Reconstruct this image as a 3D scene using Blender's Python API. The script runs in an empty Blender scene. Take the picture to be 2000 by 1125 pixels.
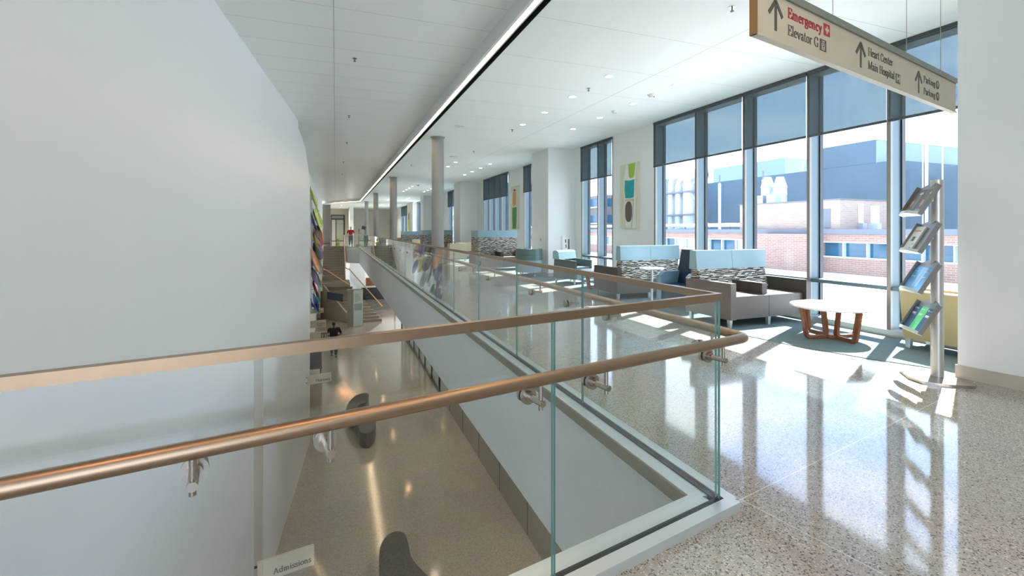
import bpy, bmesh, math, random
from mathutils import Vector, Matrix
random.seed(4)
PI = math.pi
C = bpy.context.scene.collection
sc = bpy.context.scene

# ------------------------------------------------------------------ camera, light, exposure
F_PX, EYE = 910.0, 1.45
HEAD = math.atan(345 / F_PX)              # camera is turned this much to the right of the corridor
cd = bpy.data.cameras.new('camera'); cam = bpy.data.objects.new('camera', cd); C.objects.link(cam)
cam.location = (0, 0, EYE); cam.rotation_euler = (PI / 2, 0, -HEAD)
cd.sensor_width = 36; cd.lens = 36 * F_PX / 2000; cd.shift_y = -(562.5 - 448) / 2000
cd.clip_start = 0.05; cd.clip_end = 500
sc.camera = cam
sc.view_settings.view_transform = 'Standard'; sc.view_settings.look = 'None'
sc.view_settings.gamma = 1; sc.view_settings.use_curve_mapping = False
sc.view_settings.exposure = 0.82
SUN_AZ = (0.914, 0.405); SUN_EL = math.radians(46)
sd = bpy.data.lights.new('sun', 'SUN'); sun = bpy.data.objects.new('sun', sd); C.objects.link(sun)
sd.energy = 16.0; sd.angle = math.radians(0.6); sd.color = (1.0, 0.97, 0.92)
to_sun = Vector((SUN_AZ[0] * math.cos(SUN_EL), SUN_AZ[1] * math.cos(SUN_EL), math.sin(SUN_EL)))
sun.rotation_euler = to_sun.to_track_quat('Z', 'Y').to_euler()
sc.cycles.max_bounces = 10; sc.cycles.diffuse_bounces = 6; sc.cycles.glossy_bounces = 4
sc.cycles.transparent_max_bounces = 24; sc.cycles.transmission_bounces = 4
sc.cycles.sample_clamp_indirect = 6.0
sc.cycles.caustics_reflective = False; sc.cycles.caustics_refractive = False


def nt_new(nt, t, **kw):
    n = nt.nodes.new(t)
    for k, v in kw.items():
        setattr(n, k, v)
    return n


def make_world():
    w = bpy.data.worlds.new('sky'); sc.world = w; w.use_nodes = True
    nt = w.node_tree; nt.nodes.clear(); L = nt.links.new
    tc = nt_new(nt, 'ShaderNodeTexCoord'); sep = nt_new(nt, 'ShaderNodeSeparateXYZ'); L(tc.outputs['Generated'], sep.inputs[0])
    mp = nt_new(nt, 'ShaderNodeMapping'); mp.inputs['Scale'].default_value = (1.6, 1.6, 6.0); L(tc.outputs['Generated'], mp.inputs[0])
    nz = nt_new(nt, 'ShaderNodeTexNoise'); nz.inputs['Scale'].default_value = 2.2; nz.inputs['Detail'].default_value = 5; L(mp.outputs[0], nz.inputs['Vector'])
    cr = nt_new(nt, 'ShaderNodeValToRGB'); cr.color_ramp.elements[0].position = 0.42; cr.color_ramp.elements[1].position = 0.72; L(nz.outputs[0], cr.inputs[0])
    g = nt_new(nt, 'ShaderNodeValToRGB'); L(sep.outputs[2], g.inputs[0])
    e = g.color_ramp.elements; e[0].position = 0.0; e[0].color = (0.80, 0.90, 1.0, 1); e[1].position = 0.45; e[1].color = (0.30, 0.52, 0.95, 1)
    m = nt_new(nt, 'ShaderNodeMix', data_type='RGBA'); L(cr.outputs[0], m.inputs[0]); L(g.outputs[0], m.inputs[6]); m.inputs[7].default_value = (0.95, 0.97, 1.0, 1)
    bg = nt_new(nt, 'ShaderNodeBackground'); L(m.outputs[2], bg.inputs[0]); bg.inputs[1].default_value = 2.9
    o = nt_new(nt, 'ShaderNodeOutputWorld'); L(bg.outputs[0], o.inputs[0])


make_world()

# ------------------------------------------------------------------ materials
MATS = {}


def mat(name, col, rough=0.6, metal=0.0, spec=0.5, noise=None, emit=None, bump=None):
    """noise=(scale, amount): slight tone variation; emit=(colour, strength)"""
    if name in MATS:
        return MATS[name]
    m = bpy.data.materials.new(name); m.use_nodes = True; nt = m.node_tree; L = nt.links.new
    b = nt.nodes['Principled BSDF']
    b.inputs['Base Color'].default_value = (*col, 1); b.inputs['Roughness'].default_value = rough
    b.inputs['Metallic'].default_value = metal; b.inputs['Specular IOR Level'].default_value = spec
    if emit:
        b.inputs['Emission Color'].default_value = (*emit[0], 1); b.inputs['Emission Strength'].default_value = emit[1]
    sc_, am = noise or (6.0, 0.04)
    tc = nt_new(nt, 'ShaderNodeTexCoord'); nz = nt_new(nt, 'ShaderNodeTexNoise'); nz.inputs['Scale'].default_value = sc_
    nz.inputs['Detail'].default_value = 3; L(tc.outputs['Object'], nz.inputs['Vector'])
    mx = nt_new(nt, 'ShaderNodeMix', data_type='RGBA'); L(nz.outputs[0], mx.inputs[0])
    mx.inputs[6].default_value = (*[max(0, c * (1 - am)) for c in col], 1); mx.inputs[7].default_value = (*[min(1, c * (1 + am)) for c in col], 1)
    L(mx.outputs[2], b.inputs['Base Color'])
    if bump:
        bp = nt_new(nt, 'ShaderNodeBump'); bp.inputs['Strength'].default_value = bump; bp.inputs['Distance'].default_value = 0.01
        L(nz.outputs[0], bp.inputs['Height']); L(bp.outputs[0], b.inputs['Normal'])
    MATS[name] = m
    return m


def math_n(nt, op, a, b=None, c=None):
    n = nt_new(nt, 'ShaderNodeMath', operation=op)
    for i, v in enumerate((a, b, c)):
        if v is None:
            continue
        if isinstance(v, (int, float)):
            n.inputs[i].default_value = v
        else:
            nt.links.new(v, n.inputs[i])
    return n.outputs[0]


def grid_line(nt, coord, period, off, w):
    """1 on thin lines every `period` along coord"""
    t = math_n(nt, 'FRACT', math_n(nt, 'DIVIDE', math_n(nt, 'SUBTRACT', coord, off - w / 2), period))
    return math_n(nt, 'LESS_THAN', t, w / period)


def panel_ceiling(name, col, line_col, px, ox, py, oy, rough, w=0.009):
    m = mat(name, col, rough, noise=(0.35, 0.02)); nt = m.node_tree; L = nt.links.new
    b = nt.nodes['Principled BSDF']; tc = nt_new(nt, 'ShaderNodeTexCoord'); sp = nt_new(nt, 'ShaderNodeSeparateXYZ'); L(tc.outputs['Object'], sp.inputs[0])
    a = grid_line(nt, sp.outputs[0], px, ox, w * 1.6); c = grid_line(nt, sp.outputs[1], py, oy, w)
    f = math_n(nt, 'MAXIMUM', a, c)
    src = b.inputs['Base Color'].links[0].from_socket
    mx = nt_new(nt, 'ShaderNodeMix', data_type='RGBA'); L(f, mx.inputs[0]); L(src, mx.inputs[6]); mx.inputs[7].default_value = (*line_col, 1)
    L(mx.outputs[2], b.inputs['Base Color'])
    return m


def terrazzo(name, base, chip_d, chip_l, rough, rot=0.0, px=2.66, ox=2.06, py=2.66, oy=1.52, joint=True, jf=0.7, scale=150):
    m = bpy.data.materials.new(name); m.use_nodes = True; nt = m.node_tree; L = nt.links.new; MATS[name] = m
    b = nt.nodes['Principled BSDF']; b.inputs['Roughness'].default_value = rough; b.inputs['Specular IOR Level'].default_value = 0.95
    tc = nt_new(nt, 'ShaderNodeTexCoord')
    v = nt_new(nt, 'ShaderNodeTexVoronoi'); v.inputs['Scale'].default_value = scale; L(tc.outputs['Object'], v.inputs['Vector'])
    sp = nt_new(nt, 'ShaderNodeSeparateColor'); L(v.outputs['Color'], sp.inputs[0])
    r = nt_new(nt, 'ShaderNodeValToRGB'); r.color_ramp.interpolation = 'CONSTANT'; L(sp.outputs[0], r.inputs[0])
    e = r.color_ramp.elements; e[0].position = 0; e[0].color = (*chip_d, 1); e[1].position = 0.13; e[1].color = (*base, 1)
    for p, c in ((0.45, [x * 0.84 for x in base]), (0.62, base), (0.80, [x * 1.12 for x in base]), (0.93, chip_l)):
        k = e.new(p); k.color = (*c, 1)
    big = nt_new(nt, 'ShaderNodeTexNoise'); big.inputs['Scale'].default_value = 1.2; L(tc.outputs['Object'], big.inputs['Vector'])
    hs = nt_new(nt, 'ShaderNodeMix', data_type='RGBA', blend_type='MULTIPLY'); hs.inputs[0].default_value = 0.18; L(r.outputs[0], hs.inputs[6]); L(big.outputs[1], hs.inputs[7])
    out = hs.outputs[2]
    if joint:
        mp = nt_new(nt, 'ShaderNodeMapping'); mp.inputs['Rotation'].default_value = (0, 0, -rot); L(tc.outputs['Object'], mp.inputs[0])
        s2 = nt_new(nt, 'ShaderNodeSeparateXYZ'); L(mp.outputs[0], s2.inputs[0])
        f = math_n(nt, 'MAXIMUM', grid_line(nt, s2.outputs[0], px, ox, 0.006), grid_line(nt, s2.outputs[1], py, oy, 0.006))
        mx = nt_new(nt, 'ShaderNodeMix', data_type='RGBA'); L(math_n(nt, 'MULTIPLY', f, jf), mx.inputs[0]); L(out, mx.inputs[6]); mx.inputs[7].default_value = (0.78, 0.77, 0.73, 1)
        out = mx.outputs[2]
    L(out, b.inputs['Base Color'])
    rn = nt_new(nt, 'ShaderNodeTexNoise'); rn.inputs['Scale'].default_value = 2.0; L(tc.outputs['Object'], rn.inputs['Vector'])
    L(math_n(nt, 'ADD', math_n(nt, 'MULTIPLY', rn.outputs[0], 0.06), rough - 0.03), b.inputs['Roughness'])
    return m


def clear_glass(name, tint, refl=1.0, ior=1.5):
    m = bpy.data.materials.new(name); m.use_nodes = True; nt = m.node_tree; nt.nodes.clear(); L = nt.links.new; MATS[name] = m
    tr = nt_new(nt, 'ShaderNodeBsdfTransparent'); tr.inputs[0].default_value = (*tint, 1)
    gl = nt_new(nt, 'ShaderNodeBsdfGlossy'); gl.inputs['Roughness'].default_value = 0.0; gl.inputs[0].default_value = (refl, refl, refl, 1)
    fr = nt_new(nt, 'ShaderNodeFresnel'); ge = nt_new(nt, 'ShaderNodeNewGeometry')
    L(math_n(nt, 'POWER', ior, math_n(nt, 'SUBTRACT', 1.0, math_n(nt, 'MULTIPLY', ge.outputs['Backfacing'], 2.0))), fr.inputs[0])   # same reflectance on both faces of the pane
    mx = nt_new(nt, 'ShaderNodeMixShader'); L(fr.outputs[0], mx.inputs[0]); L(tr.outputs[0], mx.inputs[1]); L(gl.outputs[0], mx.inputs[2])
    o = nt_new(nt, 'ShaderNodeOutputMaterial'); L(mx.outputs[0], o.inputs[0])
    return m


def shade_cloth(name, tint, fabric, solid):
    """open-weave solar screen: part of the light passes straight through the weave"""
    m = bpy.data.materials.new(name); m.use_nodes = True; nt = m.node_tree; nt.nodes.clear(); L = nt.links.new; MATS[name] = m
    tr = nt_new(nt, 'ShaderNodeBsdfTransparent'); tr.inputs[0].default_value = (*tint, 1)
    df = nt_new(nt, 'ShaderNodeBsdfDiffuse'); df.inputs[0].default_value = (*fabric, 1)
    tc = nt_new(nt, 'ShaderNodeTexCoord'); mp = nt_new(nt, 'ShaderNodeMapping'); mp.inputs['Scale'].default_value = (2, 5, 0.6); L(tc.outputs['Object'], mp.inputs[0])
    nz = nt_new(nt, 'ShaderNodeTexNoise'); nz.inputs['Scale'].default_value = 2.5; L(mp.outputs[0], nz.inputs[0])
    f = math_n(nt, 'ADD', math_n(nt, 'MULTIPLY', nz.outputs[0], 0.12), solid - 0.06)
    mx = nt_new(nt, 'ShaderNodeMixShader'); L(f, mx.inputs[0]); L(tr.outputs[0], mx.inputs[1]); L(df.outputs[0], mx.inputs[2])
    o = nt_new(nt, 'ShaderNodeOutputMaterial'); L(mx.outputs[0], o.inputs[0])
    return m


def dash_fabric(name):
    """woven rows of short dark, grey and cream dashes"""
    m = bpy.data.materials.new(name); m.use_nodes = True; nt = m.node_tree; L = nt.links.new; MATS[name] = m
    b = nt.nodes['Principled BSDF']; b.inputs['Roughness'].default_value = 0.85
    tc = nt_new(nt, 'ShaderNodeTexCoord'); s = nt_new(nt, 'ShaderNodeSeparateXYZ'); L(tc.outputs['Object'], s.inputs[0])
    cb = nt_new(nt, 'ShaderNodeCombineXYZ'); L(math_n(nt, 'ADD', s.outputs[0], math_n(nt, 'MULTIPLY', s.outputs[1], 0.9)), cb.inputs[0]); L(s.outputs[2], cb.inputs[1])
    br = nt_new(nt, 'ShaderNodeTexBrick'); L(cb.outputs[0], br.inputs['Vector'])
    br.offset = 0.5; br.offset_frequency = 2; br.squash = 1; br.inputs['Scale'].default_value = 1.0
    br.inputs['Brick Width'].default_value = 0.076; br.inputs['Row Height'].default_value = 0.036; br.inputs['Mortar Size'].default_value = 0.0
    br.inputs['Color1'].default_value = (0, 0, 0, 1); br.inputs['Color2'].default_value = (1, 1, 1, 1); br.inputs['Bias'].default_value = 0
    r = nt_new(nt, 'ShaderNodeValToRGB'); r.color_ramp.interpolation = 'CONSTANT'; L(br.outputs[0], r.inputs[0])
    e = r.color_ramp.elements; e[0].position = 0; e[0].color = (0.03, 0.026, 0.023, 1); e[1].position = 0.45; e[1].color = (0.10, 0.088, 0.075, 1)
    for p, c in ((0.72, (0.19, 0.165, 0.14)), (0.88, (0.045, 0.04, 0.036))):
        k = e.new(p); k.color = (*c, 1)
    r2 = nt_new(nt, 'ShaderNodeValToRGB'); r2.color_ramp.interpolation = 'CONSTANT'; L(math_n(nt, 'FRACT', math_n(nt, 'MULTIPLY', br.outputs[0], 7.3)), r2.inputs[0])
    e = r2.color_ramp.elements; e[0].position = 0; e[0].color = (0.78, 0.76, 0.68, 1); e[1].position = 0.62; e[1].color = (0.34, 0.33, 0.31, 1)
    k = e.new(0.86); k.color = (0.42, 0.35, 0.24, 1)
    f = math_n(nt, 'GREATER_THAN', math_n(nt, 'FRACT', math_n(nt, 'ADD', math_n(nt, 'DIVIDE', s.outputs[2], 0.036), math_n(nt, 'MULTIPLY', br.outputs[0], 3.0))), 0.60)
    mx = nt_new(nt, 'ShaderNodeMix', data_type='RGBA'); L(f, mx.inputs[0]); L(r.outputs[0], mx.inputs[6]); L(r2.outputs[0], mx.inputs[7]); L(mx.outputs[2], b.inputs['Base Color'])
    return m


def wood_mat(name, c1, c2):
    m = bpy.data.materials.new(name); m.use_nodes = True; nt = m.node_tree; L = nt.links.new; MATS[name] = m
    b = nt.nodes['Principled BSDF']; b.inputs['Roughness'].default_value = 0.38
    tc = nt_new(nt, 'ShaderNodeTexCoord'); mp = nt_new(nt, 'ShaderNodeMapping'); mp.inputs['Scale'].default_value = (14, 14, 2); L(tc.outputs['Object'], mp.inputs[0])
    nz = nt_new(nt, 'ShaderNodeTexNoise'); nz.inputs['Scale'].default_value = 3; nz.inputs['Detail'].default_value = 6; nz.inputs['Distortion'].default_value = 1.2; L(mp.outputs[0], nz.inputs[0])
    r = nt_new(nt, 'ShaderNodeValToRGB'); L(nz.outputs[0], r.inputs[0]); r.color_ramp.elements[0].position = 0.3; r.color_ramp.elements[1].position = 0.7
    r.color_ramp.elements[0].color = (*c1, 1); r.color_ramp.elements[1].color = (*c2, 1); L(r.outputs[0], b.inputs['Base Color'])
    return m


def brick_mat(name, c1, c2, mortar, bw, rh):
    m = bpy.data.materials.new(name); m.use_nodes = True; nt = m.node_tree; L = nt.links.new; MATS[name] = m
    b = nt.nodes['Principled BSDF']; b.inputs['Roughness'].default_value = 0.9
    tc = nt_new(nt, 'ShaderNodeTexCoord'); s = nt_new(nt, 'ShaderNodeSeparateXYZ'); L(tc.outputs['Object'], s.inputs[0])
    cb = nt_new(nt, 'ShaderNodeCombineXYZ'); L(math_n(nt, 'ADD', s.outputs[0], s.outputs[1]), cb.inputs[0]); L(s.outputs[2], cb.inputs[1])
    br = nt_new(nt, 'ShaderNodeTexBrick'); L(cb.outputs[0], br.inputs['Vector']); br.inputs['Scale'].default_value = 1
    br.inputs['Brick Width'].default_value = bw; br.inputs['Row Height'].default_value = rh; br.inputs['Mortar Size'].default_value = 0.012
    br.inputs['Color1'].default_value = (*c1, 1); br.inputs['Color2'].default_value = (*c2, 1); br.inputs['Mortar'].default_value = (*mortar, 1)
    L(br.outputs[0], b.inputs['Base Color'])
    return m


M_wall = mat('wall_paint', (0.80, 0.82, 0.81), 0.55, noise=(0.5, 0.015))
M_leftwall = mat('satin_wall_panel', (0.85, 0.89, 0.91), 0.35, noise=(0.3, 0.02))
M_beigewall = mat('warm_wall_paint', (0.74, 0.70, 0.63), 0.6)
M_fascia = mat('fascia_paint', (0.70, 0.73, 0.74), 0.5)
M_taupe = mat('taupe_panel', (0.23, 0.21, 0.17), 0.35)
M_brownwall = mat('dark_brown_wall', (0.13, 0.11, 0.095), 0.5)
M_cove = mat('beige_cove_base', (0.52, 0.47, 0.38), 0.5)
M_ceilR = panel_ceiling('white_ceiling_panels', (0.84, 0.87, 0.85), (0.5, 0.52, 0.5), 40.0, 4.83, 1.24, 5.0, 0.6, 0.007)
M_ceilL = panel_ceiling('satin_ceiling_panels', (0.82, 0.85, 0.82), (0.42, 0.44, 0.42), 20.0, -0.02, 0.69, 6.17, 0.28, 0.007)
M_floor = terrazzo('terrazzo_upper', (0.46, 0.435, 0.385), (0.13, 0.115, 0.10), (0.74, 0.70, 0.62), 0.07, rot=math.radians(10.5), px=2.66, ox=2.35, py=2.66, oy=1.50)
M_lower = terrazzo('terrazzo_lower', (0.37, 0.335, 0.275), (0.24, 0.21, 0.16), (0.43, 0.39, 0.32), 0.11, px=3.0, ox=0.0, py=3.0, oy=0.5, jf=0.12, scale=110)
M_carpet = mat('teal_grey_carpet', (0.17, 0.225, 0.23), 0.95, noise=(45, 0.28), bump=0.4, spec=0.1)
M_glass = clear_glass('balustrade_glass', (0.965, 0.985, 0.98))
M_glassedge = mat('green_glass_edge', (0.16, 0.36, 0.33), 0.15)
M_winglass = clear_glass('window_glass', (0.97, 0.985, 0.99), 0.7, 1.35)
M_lowglass = clear_glass('tinted_partition_glass', (0.62, 0.66, 0.62), 0.9)
M_shade = shade_cloth('solar_screen', (0.46, 0.53, 0.55), (0.20, 0.215, 0.215), 0.37)
M_hem = mat('shade_hem_bar', (0.06, 0.07, 0.075), 0.5)
M_steel = mat('brushed_steel', (0.42, 0.38, 0.33), 0.27, 1.0, noise=(30, 0.05))
M_warmsteel = mat('warm_lit_steel_rail', (0.35, 0.25, 0.17), 0.34, 1.0, noise=(30, 0.06))  # steel rail; the warm light on it is put into the base colour
M_alum = mat('anodised_aluminium', (0.62, 0.66, 0.66), 0.38, 0.55)
M_gasket = mat('black_gasket', (0.02, 0.025, 0.03), 0.35)
M_mull = mat('mullion_metal', (0.12, 0.18, 0.21), 0.42, 0.2)
M_mullf = mat('mullion_cover', (0.27, 0.26, 0.24), 0.45, 0.3)
M_black = mat('black_reveal', (0.008, 0.006, 0.006), 0.5)
M_reveal = mat('grey_reveal', (0.62, 0.62, 0.61), 0.4)
M_led = mat('led_strip', (1, 0.8, 0.6), 0.5, emit=((1.0, 0.72, 0.44), 22.0))
M_lamp = mat('downlight_lens', (1, 0.95, 0.88), 0.5, emit=((1.0, 0.93, 0.84), 9.0))
M_lamp2 = mat('added_warm_lens', (1, 0.9, 0.8), 0.5, emit=((1.0, 0.58, 0.30), 32.0))  # glowing lens of the added warm lamps
M_white = mat('white_plastic', (0.82, 0.82, 0.80), 0.4)
M_grille = mat('speaker_grille', (0.70, 0.72, 0.70), 0.6)
M_col = mat('column_paint', (0.30, 0.305, 0.295), 0.38)
M_taupevinyl = mat('taupe_vinyl', (0.135, 0.115, 0.10), 0.42, noise=(18, 0.05))
M_brownvinyl = mat('dark_taupe_vinyl', (0.06, 0.048, 0.04), 0.42)
M_bluevinyl = mat('light_blue_vinyl', (0.25, 0.40, 0.46), 0.36)
M_dash = dash_fabric('dash_weave')
M_teal = mat('sage_teal_vinyl', (0.13, 0.20, 0.19), 0.45)
M_greyteal = mat('grey_green_vinyl', (0.09, 0.12, 0.115), 0.45)
M_navy = mat('navy_vinyl', (0.012, 0.03, 0.06), 0.4)
M_mustard = mat('mustard_vinyl', (0.44, 0.36, 0.19), 0.45)
M_tan = mat('tan_vinyl', (0.40, 0.33, 0.21), 0.5)
M_leg = mat('silver_leg', (0.62, 0.65, 0.66), 0.35, 0.7)
M_wood = wood_mat('walnut', (0.17, 0.055, 0.025), (0.36, 0.13, 0.055))
M_top = mat('white_laminate', (0.88, 0.88, 0.86), 0.35)
M_sign = mat('cream_sign_face', (0.53, 0.475, 0.36), 0.5)
M_signtop = mat('grey_sign_frame', (0.22, 0.23, 0.19), 0.45, 0.2)
M_ink = mat('sign_ink', (0.085, 0.078, 0.062), 0.5)
M_red = mat('sign_red', (0.42, 0.02, 0.035), 0.5)
M_gold = mat('sign_edge_bronze', (0.42, 0.22, 0.09), 0.35, 0.6)
M_stand = mat('silver_stand', (0.62, 0.60, 0.56), 0.35, 0.6)
M_tray = mat('shaded_grey_tray', (0.24, 0.24, 0.225), 0.3, 0.3)  # grey darkened to carry the shade on the tray sides
M_dark = mat('charcoal_upholstery', (0.035, 0.036, 0.033), 0.55)
M_copper = mat('copper_rail', (0.80, 0.42, 0.24), 0.3, 0.9)
M_stone = mat('stair_stone', (0.24, 0.205, 0.15), 0.5)
M_skin = mat('skin', (0.55, 0.34, 0.25), 0.5)


# ------------------------------------------------------------------ geometry helpers
class MB:
    def __init__(s):
        s.bm = bmesh.new(); s.mi = 0

    def _f(s, vs):
        try:
            f = s.bm.faces.new(vs); f.material_index = s.mi; return f
        except ValueError:
            return None

    def box(s, x0, x1, y0, y1, z0, z1, T=None):
        p = [Vector((x, y, z)) for z in (z0, z1) for x, y in ((x0, y0), (x1, y0), (x1, y1), (x0, y1))]
        v = [s.bm.verts.new(T @ q if T else q) for q in p]
        for i in ((3, 2, 1, 0), (4, 5, 6, 7), (0, 1, 5, 4), (1, 2, 6, 5), (2, 3, 7, 6), (3, 0, 4, 7)):
            s._f([v[k] for k in i])
        return s

    def prism(s, pts, z0, z1, T=None):
        """horizontal outline (ccw) extruded upwards"""
        return s.loft([[(x, y, z0) for x, y in pts], [(x, y, z1) for x, y in pts]], T=T)

    def yz(s, pts, x0, x1, T=None):
        """outline in (y, z) extruded along x"""
        return s.loft([[(x0, y, z) for y, z in pts], [(x1, y, z) for y, z in pts]], T=T)

    def xz(s, pts, y0, y1, T=None):
        return s.loft([[(x, y0, z) for x, z in pts], [(x, y1, z) for x, z in pts]], T=T)

    def loft(s, rings, cap=True, T=None):
        vr = [[s.bm.verts.new(T @ Vector(p) if T else Vector(p)) for p in r] for r in rings]
        n = len(vr[0])
        for a, b in zip(vr[:-1], vr[1:]):
            for i in range(n):
                s._f([a[i], a[(i + 1) % n], b[(i + 1) % n], b[i]])
        if cap:
            s._f(vr[0][::-1]); s._f(vr[-1])
        return s

    def tube(s, pts, r, seg=12, closed=False, sq=None):
        """sweep a circle (or a sq=(w,h) rectangle) along a path; r may be a list"""
        pts = [Vector(p) for p in pts]; n = len(pts); rings = []
        rr = r if isinstance(r, (list, tuple)) else [r] * n
        for i, p in enumerate(pts):
            if closed:
                a = (p - pts[i - 1]).normalized(); b = (pts[(i + 1) % n] - p).normalized()
            else:
                a = (p - pts[i - 1]).normalized() if i else (pts[1] - p).normalized()
                b = (pts[i + 1] - p).normalized() if i < n - 1 else a
            t = (a + b).normalized(); k = 1 / max(0.35, math.sqrt(max(0.0, (1 + a.dot(b)) / 2)))
            if i == 0:
                up = Vector((0, 0, 1)) if abs(t.z) < 0.95 else Vector((1, 0, 0))
            u = t.cross(up).normalized(); w = u.cross(t).normalized(); up = w
            if sq:
                rings.append([p + u * sx * sq[0] / 2 + w * sy * sq[1] / 2 * k for sx, sy in ((-1, -1), (1, -1), (1, 1), (-1, 1))])
            else:
                rings.append([p + (u * math.cos(q) + w * math.sin(q)) * rr[i] for q in [2 * PI * j / seg for j in range(seg)]])
        if closed:
            rings.append(rings[0])
            vr = [[s.bm.verts.new(q) for q in R] for R in rings[:-1]]; vr.append(vr[0]); m = len(vr[0])
            for A, B in zip(vr[:-1], vr[1:]):
                for i in range(m):
                    s._f([A[i], A[(i + 1) % m], B[(i + 1) % m], B[i]])
            return s
        return s.loft(rings)

    def cyl(s, x, y, z0, z1, r, r1=None, seg=24, T=None):
        r1 = r if r1 is None else r1
        R = lambda q, z: [(x + q * math.cos(2 * PI * i / seg), y + q * math.sin(2 * PI * i / seg), z) for i in range(seg)]
        return s.loft([R(r, z0), R(r1, z1)], T=T)

    def lathe(s, prof, seg=24, T=None):
        return s.loft([[(r * math.cos(2 * PI * i / seg), r * math.sin(2 * PI * i / seg), z) for i in range(seg)] for r, z in prof], T=T)

    def ball(s, c, r, seg=14, T=None):
        rx, ry, rz = r if isinstance(r, tuple) else (r, r, r)
        R = []
        for j in range(1, seg // 2):
            a = -PI / 2 + PI * j / (seg // 2)
            R.append([(c[0] + rx * math.cos(a) * math.cos(2 * PI * i / seg), c[1] + ry * math.cos(a) * math.sin(2 * PI * i / seg), c[2] + rz * math.sin(a)) for i in range(seg)])
        return s.loft(R, T=T)

    def flat(s, pts, T=None):
        s._f([s.bm.verts.new(T @ Vector(p) if T else Vector(p)) for p in pts]); return s

    def build(s, name, m, parent=None, bevel=0, seg=2, smooth=True, loc=None):
        if bevel:
            es = [e for e in s.bm.edges if len(e.link_faces) == 2 and e.calc_face_angle(0) > 0.5]
            bmesh.ops.bevel(s.bm, geom=es, offset=bevel, segments=seg, profile=0.6, affect='EDGES', clamp_overlap=True)
        bmesh.ops.recalc_face_normals(s.bm, faces=s.bm.faces)
        me = bpy.data.meshes.new(name); s.bm.to_mesh(me); s.bm.free()
        for q in (m if isinstance(m, (list, tuple)) else [m]):
            me.materials.append(q)
        if smooth:
            for p in me.polygons:
                p.use_smooth = True
            me.set_sharp_from_angle(angle=math.radians(38))
        o = bpy.data.objects.new(name, me); C.objects.link(o); o.parent = parent
        if loc:
            o.location = loc
        return o


def tag(o, label, cat, group=None):
    o['label'] = label; o['category'] = cat
    if group:
        o['group'] = group
    return o


def thing(name, label, cat, loc=(0, 0, 0), rz=0.0, group=None):
    o = bpy.data.objects.new(name, None); C.objects.link(o); o.location = loc; o.rotation_euler = (0, 0, rz)
    return tag(o, label, cat, group)


def struct(o, label=None):
    o['kind'] = 'structure'
    if label:
        o['label'] = label
    return o


def copy_tree(o, loc, rz=None, label=None, parent=None):
    c = o.copy(); C.objects.link(c); c.parent = parent
    if parent is None:
        c.location = loc
        if rz is not None:
            c.rotation_euler = (0, 0, rz)
        if label:
            c['label'] = label
    for ch in [q for q in bpy.data.objects if q.parent == o]:
        copy_tree(ch, None, parent=c)
    return c


def cat_label(o, t):
    o['label'] = t
    return o


ORD = ['first', 'second', 'third', 'fourth', 'fifth', 'sixth', 'seventh', 'eighth', 'ninth', 'tenth', 'eleventh', 'twelfth']
A10 = math.radians(10.46)
LOW = -4.9; CR = 3.95; CL = 4.2; XW = 7.02

# ------------------------------------------------------------------ large structure
lx = lambda y: -1.36 + 0.075 * (y - 6.49)          # face of the left wall
landing = [(lx(-5) - 0.02, -5), (7.35, -5), (7.35, 62), (-1.15, 62), (-1.15, 43.4), (0.75, 43.4), (0.9, 41.6), (1.86, 40.6), (1.86, 1.90), (lx(1.2) - 0.02, 1.22)]
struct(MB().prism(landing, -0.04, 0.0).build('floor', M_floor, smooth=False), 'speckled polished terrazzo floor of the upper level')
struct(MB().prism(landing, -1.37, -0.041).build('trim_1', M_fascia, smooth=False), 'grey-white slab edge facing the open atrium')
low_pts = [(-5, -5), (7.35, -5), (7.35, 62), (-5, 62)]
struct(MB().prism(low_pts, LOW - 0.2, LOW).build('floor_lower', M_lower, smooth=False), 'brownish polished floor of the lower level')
cp = [(5.93, 2.6), (5.83, 2.95), (5.57, 3.46), (5.32, 4.2), (5.16, 5.2), (5.10, 7.5), (5.05, 11), (5.0, 61.9), (6.95, 61.9), (6.95, 2.72), (6.2, 2.72)]
struct(MB().prism(cp[::-1], 0.0, 0.008).build('carpet', M_carpet, smooth=False), 'teal-grey carpet along the windows')['label'] = 'teal-grey carpet of the seating area along the windows'

# ceilings, cove with the light line
struct(MB().prism([(-5, -5), (2.02, -5), (2.02, 44), (-1.3, 49.5), (-5, 49.5)], CL, CL + 0.1).build('ceiling', M_ceilL, smooth=False), 'grey-white panelled ceiling over the atrium')
struct(MB().prism([(2.205, -5), (7.35, -5), (7.35, 62), (-5, 62), (-5, 49.8), (-1.2, 49.8), (2.205, 44.15)], CR, CR + 0.1).build('ceiling_gallery', M_ceilR, smooth=False), 'white panelled ceiling over the seating gallery')
def cove(off0, off1, z0, z1, name, m, label):
    p = lambda o: [(2.02 + o, -5), (2.02 + o, 44 + o * 0.5), (-1.3 + o * 0.4, 49.5 + o * 1.2), (-1.12, 49.4 + o * 1.25)]
    a, b = p(off0), p(off1)
    return struct(MB().prism(a[::-1] + b, z0, z1).build(name, m, smooth=False), label)
cove(0.0, 0.012, 3.985, 4.3, 'trim_2', M_reveal, 'grey riser between the two ceiling heights')
cove(0.012, 0.18, 4.03, 4.06, 'trim_3', M_black, 'black inside of the ceiling light slot')
cove(0.180, 0.186, 3.952, 4.05, 'trim_6', M_black, 'black edge of the ceiling light slot')
cove(0.100, 0.122, 3.972, 4.05, 'trim_7', M_reveal, 'white lip between the light line and the black gap')
cove(0.012, 0.045, 3.985, 4.0, 'trim_4', M_reveal, 'pale lip along the ceiling light line')
led = cove(0.045, 0.10, 3.99, 4.02, 'light_line', M_led, '')
del led['kind']; tag(led, 'long continuous glowing light line set in the ceiling slot along the atrium', 'strip light')

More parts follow.
